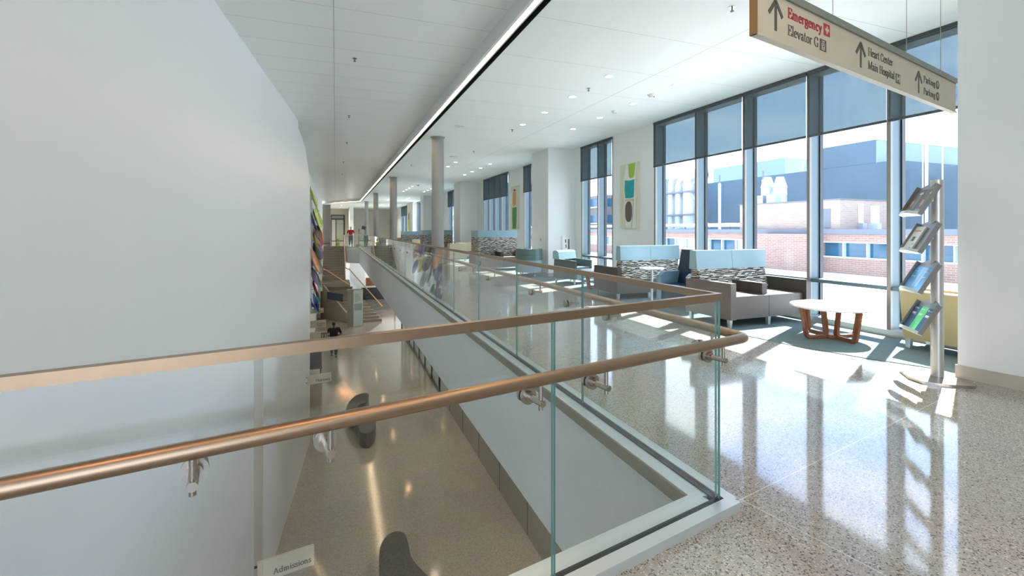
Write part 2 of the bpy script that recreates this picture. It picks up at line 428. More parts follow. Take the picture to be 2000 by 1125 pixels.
# left wall (both levels, in front of the camera) with the stepped top corner
xs = [(-5, LOW), (15.15, LOW), (15.15, 2.9), (14.2, 3.72), (12.95, 4.02), (12.95, 4.3), (-5, 4.3)]
struct(MB().loft([[(lx(y), y, z) for y, z in xs], [(-5.0, y, z) for y, z in xs]]).build('wall_left', M_leftwall, smooth=False), 'tall plain bluish-white wall on the left')
struct(MB().box(-5, -1.2, 15.2, 49.0, LOW, CL + 0.3).build('wall_left_far', M_wall, smooth=False), 'set-back white wall beyond the tall left wall')
struct(MB().box(-1.0, 7.35, 62, 62.3, LOW, CL).build('wall_end', M_beigewall, smooth=False), 'distant end wall of the corridor')
struct(MB().box(1.6, 7.35, -5.2, -5.0, 0, CR).build('wall_back_blocker', M_wall, smooth=False), 'added unseen white wall behind the camera')  # unseen, added to dim the light on the right wall
rw = [(5.70, 2.72), (5.70 + 0.185 * 7.72, -5), (7.35, -5), (7.35, 2.72)]
struct(MB().prism(rw[::-1], 0, CR).build('wall_right', M_wall, smooth=False), 'white wall at the right edge beside the windows')
n = Vector((-0.983, -0.185, 0)) * 0.012
bb = [(5.70, 2.735), (5.70 + 0.185 * 7.72, -4.99), (5.70 + 0.185 * 7.72 + n.x, -4.99), (5.70 + n.x, 2.735)]
struct(MB().prism(bb, 0, 0.125).build('baseboard_right', M_cove, smooth=False, bevel=0.004), 'beige cove base along the right wall')

# lower-level side wall under the gallery and tinted partition
low_w = MB()
low_w.box(3.72, 3.9, -5, 16.4, LOW, -1.38)
struct(low_w.build('wall_lower_right', M_taupe, smooth=False), 'taupe panelled wall under the gallery')
jb = MB()
for k in range(9):
    jb.box(3.712, 3.721, 1.9 + k * 1.75, 1.912 + k * 1.75, LOW + 0.02, -1.4)
struct(jb.build('trim_5', M_gasket, smooth=False), 'dark joints of the taupe wall')
struct(MB().box(7.0, 7.3, -5, 16.0, LOW, -1.38).build('wall_lower_window_side', M_taupe, smooth=False), 'closed outer wall of the lower level')
lp = bpy.data.objects.new('window_9', None); C.objects.link(lp); struct(lp, 'tinted glass partition on the lower level')
MB().box(3.79, 3.81, 16.45, 29, LOW + 0.1, -1.42).build('partition_glass', M_lowglass, lp, smooth=False)
fb = MB()
for k in range(9):
    fb.box(3.76, 3.84, 16.4 + k * 1.57, 16.46 + k * 1.57, LOW, -1.38)
fb.box(3.76, 3.84, 16.4, 29, LOW, LOW + 0.1); fb.box(3.76, 3.84, 16.4, 29, -3.0, -2.95)
fb.build('partition_frame', M_gasket, lp, smooth=False)

# lower window wall, open bays so that the sun reaches the lower floor
def window(idx, ys, x, z0, z1, ztr, label, frontw=0.05, depth=0.26):
    w = bpy.data.objects.new('window_%d' % idx, None); C.objects.link(w); struct(w, label)
    for y in ys:
        MB().box(x, x + 0.045, y - frontw / 2, y + frontw / 2, z0, z1).build('mullion_cover', M_mullf, w, smooth=False)
        MB().box(x + 0.045, x + depth, y - frontw / 2, y + frontw / 2, z0, z1).build('mullion', M_mull, w, smooth=False)
        MB().box(x + depth - 0.05, x + depth + 0.02, y - frontw / 2 - 0.02, y + frontw / 2 + 0.02, z0, z1).build('mullion_gasket', M_gasket, w, smooth=False)
    y0, y1 = min(ys), max(ys)
    if ztr:
        MB().box(x + 0.02, x + depth - 0.02, y0, y1, ztr, ztr + 0.055).build('transom', M_mull, w, smooth=False)
    MB().box(x - 0.02, x + depth, y0, y1, z0, z0 + 0.09).build('sill', M_alum, w, smooth=False)
    MB().box(x, x + depth, y0, y1, z1 - 0.06, z1).build('head', M_mullf, w, smooth=False)
    MB().box(x + depth - 0.06, x + depth - 0.045, y0, y1, z0 + 0.09, z1 - 0.06).build('window_pane', M_winglass, w, smooth=False)
    return w


bays = []
window(1, [2.85, 4.10, 5.25, 6.50, 7.72, 9.05], XW, 0, CR, 0.62, 'nearest floor-to-ceiling window of the gallery')
window(2, [10.84, 11.6, 12.52], XW, 0, CR, 0.62, 'window between the tall painting and the white pier')
window(3, [14.6, 15.9, 17.15], XW, 0, CR, 0.62, 'window behind the first white pier')
window(4, [18.95, 19.85, 20.75, 21.65, 22.5], XW, 0, CR, 0.62, 'window beyond the orange and green painting')
window(5, [25.6, 27.2, 28.9, 30.5], XW, 0, CR, 0.62, 'window behind the second white pier')
window(6, [32.3, 33.2], XW, 0, CR, 0.62, 'narrow window before the third white pier')
window(7, [36.3, 38.3, 40.3, 43.0], XW, 0, CR, 0.62, 'window behind the third white pier')
window(8, [46.5, 49, 51.5, 54], XW, 0, CR, 0.62, 'farthest window of the gallery')
window(10, [16.0 + 1.6 * k for k in range(18)], XW, LOW, -1.38, None, 'lower-level window wall under the gallery', depth=0.12)
wn = 1
def wallseg(y0, y1, x=XW, x1=7.3, m=M_wall, nm='wall_right_%d', lab='white wall strip between gallery windows'):
    global wn
    wn += 1
    return struct(MB().box(x, x1, y0, y1, 0, CR).build(nm % wn, m, smooth=False), lab)
wallseg(9.08, 10.82, lab='white wall strip carrying the green and teal painting')
wallseg(12.55, 12.96)
wallseg(12.96, 14.25, 6.10, lab='first projecting white pier of the gallery')
wallseg(14.25, 14.57)
wallseg(17.18, 18.93, lab='white wall strip carrying the orange and green painting')
wallseg(22.52, 23.75)
wallseg(23.75, 25.1, 6.10, lab='second projecting white pier of the gallery')
wallseg(25.1, 25.57)
wallseg(30.53, 32.27)
wallseg(33.23, 34.6)
wallseg(34.6, 35.9, 6.10, lab='third projecting white pier of the gallery')
wallseg(35.9, 36.27)
wallseg(43.03, 46.47, 6.6, m=M_beigewall, lab='warm white wall strip carrying the small far painting')
wallseg(54.03, 62)
for y0, y1, k in ((12.96, 14.25, 1), (23.75, 25.1, 2)):
    struct(MB().box(6.09, 7.0, y0 - 0.012, y1, 0, 0.11).build('baseboard_pier_%d' % k, M_cove, smooth=False), 'cove base of a white pier')
# white door-sized opening piece and brown panel at the far end
struct(MB().box(-1.2, -0.46, 50.0, 50.4, 0.0, CR - 0.02).build('wall_brown_panel', M_brownwall, smooth=False), 'dark brown wall panel at the far end of the atrium')
struct(MB().box(-1.2, -0.4, 49.0, 50.4, LOW, 0.0).build('wall_stair_side', M_beigewall, smooth=False), 'warm wall beside the stair')

# columns
for k, y in enumerate((12.54, 22.9, 33.25, 43.6)):
    c = thing('round_column', ['tall round grey column nearest the camera, beside the glass railing', 'second round grey column from the camera beside the railing',
              'third round grey column from the camera beside the railing', 'farthest thin round grey column at the end of the railing'][k], 'column', (2.6, y, 0), 0, 'round grey columns along the railing')
    MB().cyl(0, 0, 0, CR, 0.165, seg=40).build('shaft', M_col, c)
    MB().lathe([(0.165, CR - 0.03), (0.20, CR - 0.012), (0.20, CR)], 40).build('ceiling_collar', M_col, c)
# ------------------------------------------------------------------ glass balustrade
bal = thing('glass_balustrade', 'frameless glass balustrade with steel cap and handrail around the atrium opening', 'railing')
GA = Vector((-0.72, 1.42, 0)); dr = Vector((math.cos(A10), math.sin(A10), 0)); nr = Vector((-dr.y, dr.x, 0))
GB = GA + dr * 2.645                                   # corner of the two glass runs
TZ = 1.10
def near_box(mb, s0, s1, o0, o1, z0, z1):
    T = Matrix.Translation(GA) @ Matrix.Rotation(A10, 4, 'Z')
    return mb.box(s0, s1, o0, o1, z0, z1, T)
def panel(mk):
    m = MB(); mk(m); m.bm.faces.ensure_lookup_table()
    for f in m.bm.faces:
        f.normal_update()
    fs = sorted(m.bm.faces, key=lambda f: -f.calc_area())
    for f in fs[2:]:
        f.material_index = 1
    return m.build('glass_panel', [M_glass, M_glassedge], bal, smooth=False)
for s0, s1 in ((-1.06, 0.510), (0.533, 1.565), (1.577, 2.645)):
    panel(lambda m: near_box(m, s0, s1, -0.007, 0.007, 0.02, TZ - 0.02))
ys = [1.915] + [3.34 + 1.47 * k for k in range(26)] + [40.5]
for a, b in zip(ys[:-1], ys[1:]):
    panel(lambda m: m.box(1.873, 1.887, a + 0.006, b - 0.006, 0.02, TZ - 0.02))
e0 = GB
far_end = [(0.95, 41.4)]
panel(lambda m: m.box(-0.62, 0.62, -0.007, 0.007, 0.02, TZ - 0.02, Matrix.Translation((1.42, 41.0, 0)) @ Matrix.Rotation(math.radians(-35), 4, 'Z')))
def rail_path(dz, off_n, off_f, ynend=40.4):
    cx_ = GB.x + off_f
    # intersection of near offset line with x = cx_
    p0 = GA + nr * off_n; t = (cx_ - p0.x) / dr.x; c = p0 + dr * t
    a = p0 + dr * (-1.02)
    return [Vector((a.x, a.y, dz)), Vector((c.x, c.y, dz)), Vector((cx_, ynend, dz))]
p = rail_path(TZ - 0.004, 0, 0)
MB().tube(p, 0.02, sq=(0.034, 0.03)).build('top_rail', M_warmsteel, bal, smooth=False)
p = rail_path(0.892, -0.10, 0.10)
# rounded corner
c = p[1]; d0 = (p[0] - c).normalized(); d1 = (p[2] - c).normalized()
q = [p[0], c + d0 * 0.05, c + d0 * 0.018 + d1 * 0.006, c + d1 * 0.018 + d0 * 0.006, c + d1 * 0.05, p[2]]
hr = MB().tube(q, 0.024, 20).build('handrail', M_warmsteel, bal)
def bracket(base, nout, z):
    """disc on the glass, arm outwards and post up to the handrail"""
    m = MB(); b = Vector((base.x, base.y, z))
    m.tube([b + nout * 0.007, b + nout * 0.022], 0.033, 20)
    m.tube([b + nout * 0.022, b + nout * 0.034], 0.02, 16)
    m.tube([b + nout * 0.034, b + nout * 0.118], 0.0125, 14)
    m.tube([b + nout * 0.10 + Vector((0, 0, -0.028)), b + nout * 0.10 + Vector((0, 0, 0.075))], 0.0085, 12)
    m.tube([b - nout * 0.022, b - nout * 0.007], 0.03, 20)
    m.build('handrail_bracket', M_steel, hr)
for s in (0.37, 0.70, 1.44, 1.765, 2.535):
    bracket(GA + dr * s, -nr, 0.805)
for y in [2.05] + [2.98, 3.62] + [4.4 + 1.47 * k for k in range(22)]:
    bracket(Vector((1.88, y, 0)), Vector((1, 0, 0)), 0.805)
for s in (0.46, 1.06, 1.66):
    pass
# base channel
m = MB(); near_box(m, -1.06, 2.70, -0.085, -0.02, 0.0, 0.045); m.box(1.90, 1.965, 1.86, 40.5, 0, 0.0435); m.build('outer_base_channel', M_alum, bal, smooth=False)
m = MB(); near_box(m, -1.06, 2.655, -0.02, 0.02, 0.0, 0.035); m.box(1.861, 1.899, 1.90, 40.5, 0, 0.034); m.build('gasket', M_gasket, bal, smooth=False)
m = MB(); near_box(m, -1.06, 2.60, 0.02, 0.115, 0.0, 0.03); m.box(1.765, 1.86, 1.96, 40.5, -0.01, 0.0285); m.build('inner_base_channel', M_alum, bal, smooth=False)
MB().box(1.755, 1.765, 2.0, 40.5, -0.06, 0.02).build('shadow_gap_strip', M_taupe, bal, smooth=False)

# ------------------------------------------------------------------ roller shades
shade_list = [(2.9, 4.085), (4.11, 5.235), (5.265, 6.485), (6.515, 9.06), (10.83, 12.54), (14.58, 17.17), (18.94, 22.51), (25.58, 28.75), (28.78, 30.52), (32.28, 33.22), (36.3, 40.3), (46.5, 54)]
shade_lab = ['behind the hanging sign, over the right edge of the window', 'behind the right part of the hanging sign', 'wide, over the panes behind the left end of the sign',
             'double-width, at the left of the big window', 'over the window between painting and first pier', 'over the window just beyond the first pier',
             'wide one over the window beyond the second painting', 'over the window just beyond the second pier', 'beyond the second pier, hidden mostly by the column', 'narrow one before the third pier', 'over the window beyond the third pier', 'farthest one near the corridor end']
for (a, b), t in zip(shade_list, shade_lab):
    s = thing('roller_shade', 'dark grey see-through roller shade ' + t, 'window shade', (XW - 0.03, (a + b) / 2, CR), 0, 'roller shades on the gallery windows')
    h = (b - a) / 2
    MB().box(-0.003, 0.0, -h, h, -1.02, -0.02).build('shade_cloth', M_shade, s, smooth=False)
    MB().box(-0.008, 0.006, -h, h, -1.05, -1.015).build('hem_bar', M_hem, s, smooth=False)
    MB().box(-0.012, 0.02, -h, h, -0.05, 0.0).build('shade_cassette', M_hem, s, smooth=False)

# ------------------------------------------------------------------ ceiling fittings
def downlight(x, y, z, label, group, lens=M_lamp):
    d = thing('recessed_downlight', label, 'ceiling light', (x, y, z), 0, group)
    MB().lathe([(0.062, 0.002), (0.064, -0.006), (0.080, -0.007), (0.084, 0.0), (0.084, 0.002)], 24).build('trim_ring', M_white, d)
    MB().cyl(0, 0, -0.004, 0.001, 0.062, seg=24).build('lens', lens, d)
    return d
proto = None
bases = (6.55, 16.95, 27.3, 37.65)
bt = ['nearest group', 'second group away', 'third group away', 'farthest group']
k = 0
for gi, y0 in enumerate(bases):
    for row, x in (('column-side', 4.18), ('window-side', 5.53)):
        for j in range(4):
            lab = '%s round downlight from the camera, %s row, %s of gallery ceiling lights' % (ORD[j], row, bt[gi])
            if proto is None:
                proto = downlight(x, y0, CR, lab, 'recessed downlights in the gallery ceiling')
            else:
                copy_tree(proto, (x, y0 + j * 1.25, CR), label=lab)
def sprinkler(x, y, z, lab):
    s = thing('ceiling_sprinkler', lab, 'sprinkler', (x, y, z), 0, 'small dark sprinkler heads')
    MB().cyl(0, 0, -0.006, 0, 0.036, seg=16).build('escutcheon', M_steel, s)
    m = MB(); m.cyl(0, 0, -0.045, -0.006, 0.008, seg=8); m.cyl(0, 0, -0.052, -0.045, 0.02, seg=10); m.build('deflector', M_brownwall, s)
    return s
sp = None
spots = [(0.29, 7.9, CL, 'sprinkler head nearest the camera under the atrium ceiling'), (0.31, 11.94, CL, 'second sprinkler head away under the atrium ceiling'), (0.34, 15.61, CL, 'third sprinkler head away under the atrium ceiling'),
         (0.31, 20.1, CL, 'fourth sprinkler head away under the atrium ceiling'), (0.31, 24.5, CL, 'fifth sprinkler head away under the atrium ceiling'), (4.17, 4.02, CR, 'sprinkler head beside the hanging sign at the top of the photo'), (4.19, 7.23, CR, 'sprinkler head between the nearest downlights'),
         (4.14, 10.91, CR, 'sprinkler head just past the nearest downlights'), (4.13, 14.34, CR, 'sprinkler head between the first and second downlight groups'), (2.75, 18.2, CR, 'sprinkler head right of the nearest column')]
for x, y, z, lab in spots:
    if sp is None:
        sp = sprinkler(x, y, z, lab)
    else:
        copy_tree(sp, (x, y, z), label=lab)
def detector(x, y, lab, dark=False, r=0.075):
    s = thing('smoke_detector', lab, 'smoke detector', (x, y, CR), 0, 'round ceiling detectors')
    MB().lathe([(r, 0), (r, -0.012), (r * 0.9, -0.02)], 24).build('base_plate', M_white, s)
    MB().lathe([(r * 0.8, -0.02), (r * 0.62, -0.05), (r * 0.3, -0.058)], 20).build('sensor_head', M_black if dark else M_white, s)
    MB().cyl(0, -r * 0.5, -0.056, -0.045, r * 0.16, seg=8).build('sensor_window', M_brownwall, s)
detector(5.50, 7.16, 'larger white smoke detector between window-side downlights', r=0.085)
detector(5.53, 8.44, 'smaller white smoke detector farther along the window-side downlights', r=0.07)
detector(5.55, 17.4, 'white detector beside the second group of downlights')
detector(4.35, 26.3, 'dark camera dome in a white plate far along the ceiling', True)
detector(3.2, 41.5, 'tiny dark camera dome near the end of the corridor', True)
for x, y, r, lab in ((2.81, 10.98, 0.14, 'flat round ceiling speaker nearest the camera, beside the nearest column'), (2.91, 18.68, 0.14, 'flat round ceiling speaker between first and second column')):
    s = thing('ceiling_speaker', lab, 'speaker', (x, y, CR), 0, 'flat round ceiling speakers')
    MB().cyl(0, 0, -0.008, 0, r, seg=32).build('speaker_rim', M_white, s); MB().cyl(0, 0, -0.010, -0.006, r * 0.9, seg=32).build('grille', M_grille, s)
s = thing('ceiling_access_panel', 'round pale ceiling diffuser with raised rim above the second downlights', 'vent', (3.82, 15.69, CR))
MB().lathe([(0.16, 0), (0.15, -0.02), (0.12, -0.03), (0.10, -0.02), (0.05, -0.03)], 30).build('diffuser', M_grille, s)
# added unseen warm spots over the near landing (above the camera) that tint the railings
k = 0
for x, y in ((-0.95, 0.75), (0.45, 0.9), (1.6, -0.6), (-0.6, 24.0), (0.8, 3.0)):
    pass
for x, y, lab in ((-0.75, 0.55, 'added unseen warm lamp above the left end of the near railing'), (0.75, 0.75, 'added unseen warm lamp above the middle of the near railing')):
    d = downlight(x, y, CL, lab, 'added warm lamps above the landing', M_lamp2)
    ld = bpy.data.lights.new('rail_tint_spot', 'SPOT'); lo = bpy.data.objects.new('rail_tint_spot', ld); C.objects.link(lo); lo.parent = d
    lo.location = (0, 0, -0.02); ld.energy = 26; ld.spot_size = math.radians(80); ld.spot_blend = 0.6; ld.color = (1, 0.45, 0.18); ld.shadow_soft_size = 0.05

# added unseen soffit lamps that light the lower floor (rows under the gallery and over the lower hall)
k = 0
for j in range(6):
    for x in (2.6,):
        d = downlight(x, 8.0 + 5 * j, -1.37, '%s added unseen warm lamp from the camera in the soffit under the gallery edge' % ORD[j], 'added soffit lamps of the lower level', M_lamp2)
        ld = bpy.data.lights.new('soffit_fill_spot', 'SPOT'); lo = bpy.data.objects.new('soffit_fill_spot', ld); C.objects.link(lo); lo.parent = d
        lo.location = (0, 0, -0.02); ld.energy = 120; ld.spot_size = math.radians(110); ld.spot_blend = 0.7; ld.color = (1, 0.84, 0.68); ld.shadow_soft_size = 0.06

# ------------------------------------------------------------------ serif lettering (broad-nib strokes)
def arc(cx_, cy_, rx, ry, a0, a1, n_=10):
    return [(cx_ + rx * math.cos(math.radians(a0 + (a1 - a0) * i / n_)), cy_ + ry * math.sin(math.radians(a0 + (a1 - a0) * i / n_))) for i in range(n_ + 1)]
def sf(x, y, w=0.11):
    return [(x - w, y), (x + w, y)]
GL = {
    'E': (0.60, [[(.14, 0), (.14, .7)], [(.03, .69), (.52, .69)], [(.50, .69), (.52, .52)], [(.14, .36), (.36, .36)], [(.36, .27), (.36, .45)], [(.03, .01), (.54, .01)], [(.53, .01), (.56, .19)]]),
    'H': (0.74, [[(.15, 0), (.15, .7)], [(.59, 0), (.59, .7)], [(.15, .36), (.59, .36)], sf(.15, .01), sf(.15, .69), sf(.59, .01), sf(.59, .69)]),
    'G': (0.68, [arc(.36, .35, .28, .34, 45, 300, 14), [(.56, .0), (.56, .28)], [(.42, .28), (.66, .28)], [(.55, .47), (.56, .68)]]),
    'C': (0.64, [arc(.35, .35, .28, .34, 45, 315, 14), [(.55, .48), (.56, .68)]]),
    'M': (0.90, [[(.13, 0), (.13, .7)], [(.14, .7), (.43, .02)], [(.43, .02), (.74, .7)], [(.75, 0), (.75, .7)], sf(.11, .01), sf(.09, .69, .08), sf(.75, .01), sf(.79, .69, .08)]),
    'P': (0.60, [[(.15, 0), (.15, .7)], [(.04, .69), (.32, .69)] + arc(.32, .52, .2, .17, 90, -90, 10)[1:] + [(.15, .35)], sf(.15, .01)]),
    'A': (0.72, [[(.10, 0), (.36, .7)], [(.34, .7), (.61, 0)], [(.19, .24), (.50, .24)], sf(.10, .01, .09), sf(.61, .01)]),
    'F': (0.56, [[(.14, 0), (.14, .7)], [(.03, .69), (.5, .69)], [(.48, .69), (.5, .52)], [(.14, .36), (.36, .36)], sf(.14, .01)]),
    'm': (0.80, [[(.12, 0), (.12, .46)], [(.12, .36), (.22, .44), (.32, .43), (.37, .34), (.37, 0)], [(.37, .36), (.47, .44), (.57, .43), (.62, .34), (.62, 0)], sf(.12, .01, .08), sf(.37, .01, .08), sf(.62, .01, .08), [(.03, .45), (.12, .45)]]),
    'n': (0.56, [[(.12, 0), (.12, .46)], [(.12, .36), (.22, .44), (.32, .43), (.38, .34), (.38, 0)], sf(.12, .01, .08), sf(.38, .01, .08), [(.03, .45), (.12, .45)]]),
    'e': (0.46, [arc(.24, .23, .17, .22, 20, 315, 14), [(.08, .25), (.40, .25)], [(.40, .25), (.39, .33)]]),
    'r': (0.40, [[(.12, 0), (.12, .46)], [(.12, .33), (.2, .43), (.32, .45)], [(.32, .45), (.32, .38)], sf(.12, .01, .08), [(.03, .45), (.12, .45)]]),
    'g': (0.48, [arc(.22, .30, .14, .15, 0, 360, 14), [(.3, .42), (.44, .46)], [(.12, .17), (.11, .09), (.34, .05), (.40, -.04), (.36, -.14), (.22, -.19), (.08, -.15), (.05, -.06), (.13, .04)]]),
    'c': (0.44, [arc(.24, .23, .17, .22, 45, 315, 14), [(.36, .36), (.37, .31)]]),
    'y': (0.50, [[(.08, .45), (.26, .03)], [(.42, .45), (.22, -.08), (.12, -.2), (.05, -.17)], sf(.09, .45, .08), sf(.41, .45, .07)]),
    'l': (0.26, [[(.13, 0), (.13, .72)], sf(.13, .01, .09), [(.04, .71), (.13, .71)]]),
    'v': (0.50, [[(.08, .45), (.25, 0)], [(.42, .45), (.25, 0)], sf(.09, .45, .08), sf(.41, .45, .07)]),
    'a': (0.46, [[(.08, .34), (.12, .43), (.24, .45), (.32, .38), (.33, .06), (.42, .01)], [(.33, .26), (.14, .2), (.07, .1), (.14, .01), (.24, .02), (.33, .1)]]),
    't': (0.34, [[(.14, .6), (.14, .07), (.22, .01), (.31, .05)], [(.03, .45), (.29, .45)]]),
    'o': (0.50, [arc(.25, .23, .18, .22, 0, 360, 16)]),
    'i': (0.26, [[(.13, 0), (.13, .46)], sf(.13, .01, .09), [(.04, .45), (.13, .45)], [(.13, .58), (.13, .67)]]),
    's': (0.40, [[(.33, .37), (.28, .44), (.16, .45), (.08, .38), (.11, .28), (.28, .2), (.33, .11), (.26, .01), (.13, .0), (.06, .09)], [(.33, .34), (.33, .44)], [(.06, .02), (.06, .13)]]),
    'p': (0.54, [[(.13, -.2), (.13, .46)], arc(.28, .23, .17, .22, 140, -140, 14), sf(.13, -.19, .08), [(.04, .45), (.13, .45)]]),
    'k': (0.54, [[(.12, 0), (.12, .72)], [(.13, .2), (.36, .44)], [(.22, .29), (.42, 0)], sf(.12, .01, .08), sf(.42, .01, .08), sf(.37, .45, .08), [(.03, .71), (.12, .71)]]),
    'd': (0.54, [[(.40, 0), (.40, .72)], arc(.24, .23, .17, .22, 40, 320, 14), [(.31, .71), (.40, .71)], [(.40, .01), (.48, .01)]]),
    'h': (0.56, [[(.12, 0), (.12, .72)], [(.12, .36), (.22, .44), (.32, .43), (.38, .34), (.38, 0)], sf(.12, .01, .08), sf(.38, .01, .08), [(.03, .71), (.12, .71)]]),
    'f': (0.34, [[(.14, 0), (.14, .6), (.2, .7), (.32, .69)], [(.03, .45), (.29, .45)], sf(.14, .01, .09)]),
    'S': (0.52, [[(.43, .52), (.42, .63), (.32, .69), (.2, .69), (.1, .6), (.1, .48), (.2, .39), (.36, .31), (.44, .2), (.42, .08), (.3, .0), (.18, .0), (.08, .08), (.07, .2)]]),
    '-': (0.3, [[(.04, .24), (.24, .24)]]), ' ': (0.26, []),
    '2': (0.46, [[(.07, .5), (.12, .64), (.24, .69), (.36, .6), (.34, .45), (.06, .03), (.4, .03)]]),
    '1': (0.34, [[(.17, 0), (.17, .68)], sf(.17, .01, .09), [(.05, .58), (.17, .68)]]),
}
def text_width(t, h, wx):
    return sum(GL[c][0] for c in t) * h * wx
def letters(mb, t, x, z, h, y, T, wx=0.92, thick=0.10, thin=0.035):
    """h = size of one em; strokes wide when they run vertically; raised 1.5 mm from plane y"""
    for ch in t:
        w, strokes = GL[ch]
        for st in strokes:
            P = [Vector((x + a * h * wx, z + b * h)) for a, b in st]
            for i in range(len(P) - 1):
                d_ = P[i + 1] - P[i]
                if d_.length < 1e-6:
                    continue
                u = d_.normalized(); q = Vector((-u.y, u.x))
                hw = h * (thin + (thick - thin) * abs(u.y)) / 2
                ex = u * hw * 0.4 if len(P) > 2 else Vector((0, 0))
                a0, b0 = P[i] - ex, P[i + 1] + ex
                c_ = [a0 - q * hw, b0 - q * hw, b0 + q * hw, a0 + q * hw]
                mb.loft([[(v.x, y, v.y) for v in c_], [(v.x, y - 0.0015, v.y) for v in c_]], T=T)
        x += w * h * wx
    return x
def strip(mb, P, w, y, T):
    """plain constant-width stroke"""
    for a, b in zip(P[:-1], P[1:]):
        a, b = Vector(a), Vector(b); u = (b - a).normalized(); q = Vector((-u.y, u.x)) * w / 2
        c_ = [a - q, b - q, b + q, a + q]
        mb.loft([[(v.x, y, v.y) for v in c_], [(v.x, y - 0.0015, v.y) for v in c_]], T=T)

# hanging sign ------------------------------------------------------------
S0 = Vector((2.11, 1.87, 2.5)); S1 = Vector((5.17, 2.49, 2.5)); SL = 3.20; SA = math.atan2(S1.y - S0.y, S1.x - S0.x)
sg = thing('hanging_direction_sign', 'long cream ceiling-hung direction sign with arrows reading Emergency, Elevator G, Heart Center, Parking', 'sign', S0, SA)
SH = 0.31
MB().box(0.012, SL, 0.012, 0.036, 0.014, SH - 0.045).build('sign_face', M_sign, sg, smooth=False)
MB().box(0, SL, 0.0, 0.042, SH - 0.045, SH).build('top_frame', M_signtop, sg, smooth=False)
m = MB(); m.box(0.0, SL, 0.0, 0.04, 0.0, 0.006); m.box(0.012, SL, 0.004, 0.012, 0.006, 0.014); m.build('bottom_frame', M_sign, sg, smooth=False)
MB().box(0.0, 0.012, 0.0, 0.04, 0.0, SH - 0.045).build('end_frame', M_gold, sg, smooth=False)
for x in (0.9, 2.1, 2.85):
    MB().tube([(x, 0.02, SH), (x, 0.02, CR - 2.5)], 0.0022, 6).build('suspension_cable', M_steel, sg)
FY = 0.0115
def arrow(mb, x, z0, z1, w, t):
    strip(mb, [(x, z0), (x, z1 - t * 0.4)], t, FY, None)
    strip(mb, [(x - w, z1 - w * 1.25), (x, z1 - t * 0.2)], t, FY, None); strip(mb, [(x + w, z1 - w * 1.25), (x, z1 - t * 0.2)], t, FY, None)
def word(nm, t, x, z, wd, mm, thick, thin=0.035, h=0.084):
    wx = wd / text_width(t, h, 1.0)
    for w_ in t.split(' '):
        m = MB(); letters(m, w_, x, z, h, FY, None, wx, thick, thin); m.build(nm, mm, sg, smooth=False)
        x += text_width(w_ + ' ', h, wx)
def square(x, z, w_, h_, mm):
    return MB().box(x, x + w_, FY - 0.0012, FY, z, z + h_).build('pictogram', mm, sg, smooth=False)
def marks(par, fn):
    m = MB(); fn(m); m.build('pictogram_mark', M_sign, par, smooth=False)
for x, z0, z1 in ((0.210, 0.066, 0.240), (1.28, 0.058, 0.232), (2.32, 0.046, 0.222)):
    m = MB(); arrow(m, x, z0, z1, 0.07, 0.024); m.build('arrow', M_ink, sg, smooth=False)
word('red_lettering', 'Emergency', 0.336, 0.172, 0.402, M_red, 0.16, 0.05)
word('grey_lettering', 'Elevator G', 0.336, 0.073, 0.358, M_ink, 0.11)
word('grey_lettering', 'Heart Center', 1.395, 0.165, 0.42, M_ink, 0.12, 0.04, 0.080)
word('grey_lettering', 'Main Hospital', 1.395, 0.072, 0.45, M_ink, 0.12, 0.04, 0.080)
word('grey_lettering', 'Parking', 2.425, 0.153, 0.262, M_ink, 0.13, 0.04, 0.074)
word('grey_lettering', 'Parking', 2.425, 0.056, 0.262, M_ink, 0.13, 0.04, 0.074)
q1 = square(0.760, 0.166, 0.080, 0.075, M_red); q2 = square(0.712, 0.062, 0.080, 0.072, M_ink); q3 = square(1.866, 0.052, 0.084, 0.072, M_ink)
FM = 0.0100
marks(q1, lambda m: (strip(m, [(0.80, 0.180), (0.80, 0.227)], 0.016, FM, None), strip(m, [(0.776, 0.2035), (0.792, 0.2035)], 0.016, FM, None), strip(m, [(0.808, 0.2035), (0.824, 0.2035)], 0.016, FM, None)))
marks(q2, lambda m: (strip(m, [(0.734, 0.070), (0.770, 0.070), (0.770, 0.108), (0.734, 0.108), (0.734, 0.070)], 0.004, FM, None), strip(m, [(0.760, 0.099), (0.743, 0.099), (0.743, 0.079), (0.760, 0.079), (0.760, 0.089)], 0.005, FM, None),
                     strip(m, [(0.736, 0.116), (0.742, 0.125), (0.748, 0.116)], 0.005, FM, None), strip(m, [(0.755, 0.125), (0.761, 0.116), (0.767, 0.125)], 0.005, FM, None)))
marks(q3, lambda m: (strip(m, [(1.888, 0.063), (1.888, 0.114)], 0.015, FM, None), strip(m, [(1.928, 0.063), (1.928, 0.114)], 0.015, FM, None), strip(m, [(1.8955, 0.0885), (1.9205, 0.0885)], 0.013, FM, None)))
for z, dg in ((0.180, '2'), (0.082, '1')):
    rr = [(2.743 + 0.040 * math.cos(2 * PI * i / 24), z + 0.036 * math.sin(2 * PI * i / 24)) for i in range(24)]
    o = MB().loft([[(a, FY, b) for a, b in rr], [(a, FY - 0.0012, b) for a, b in rr]]).build('pictogram', M_ink, sg, smooth=False)
    marks(o, lambda m: letters(m, 'P' + dg, 2.718, z - 0.016, 0.046, FM, None, 0.9, 0.15, 0.07))

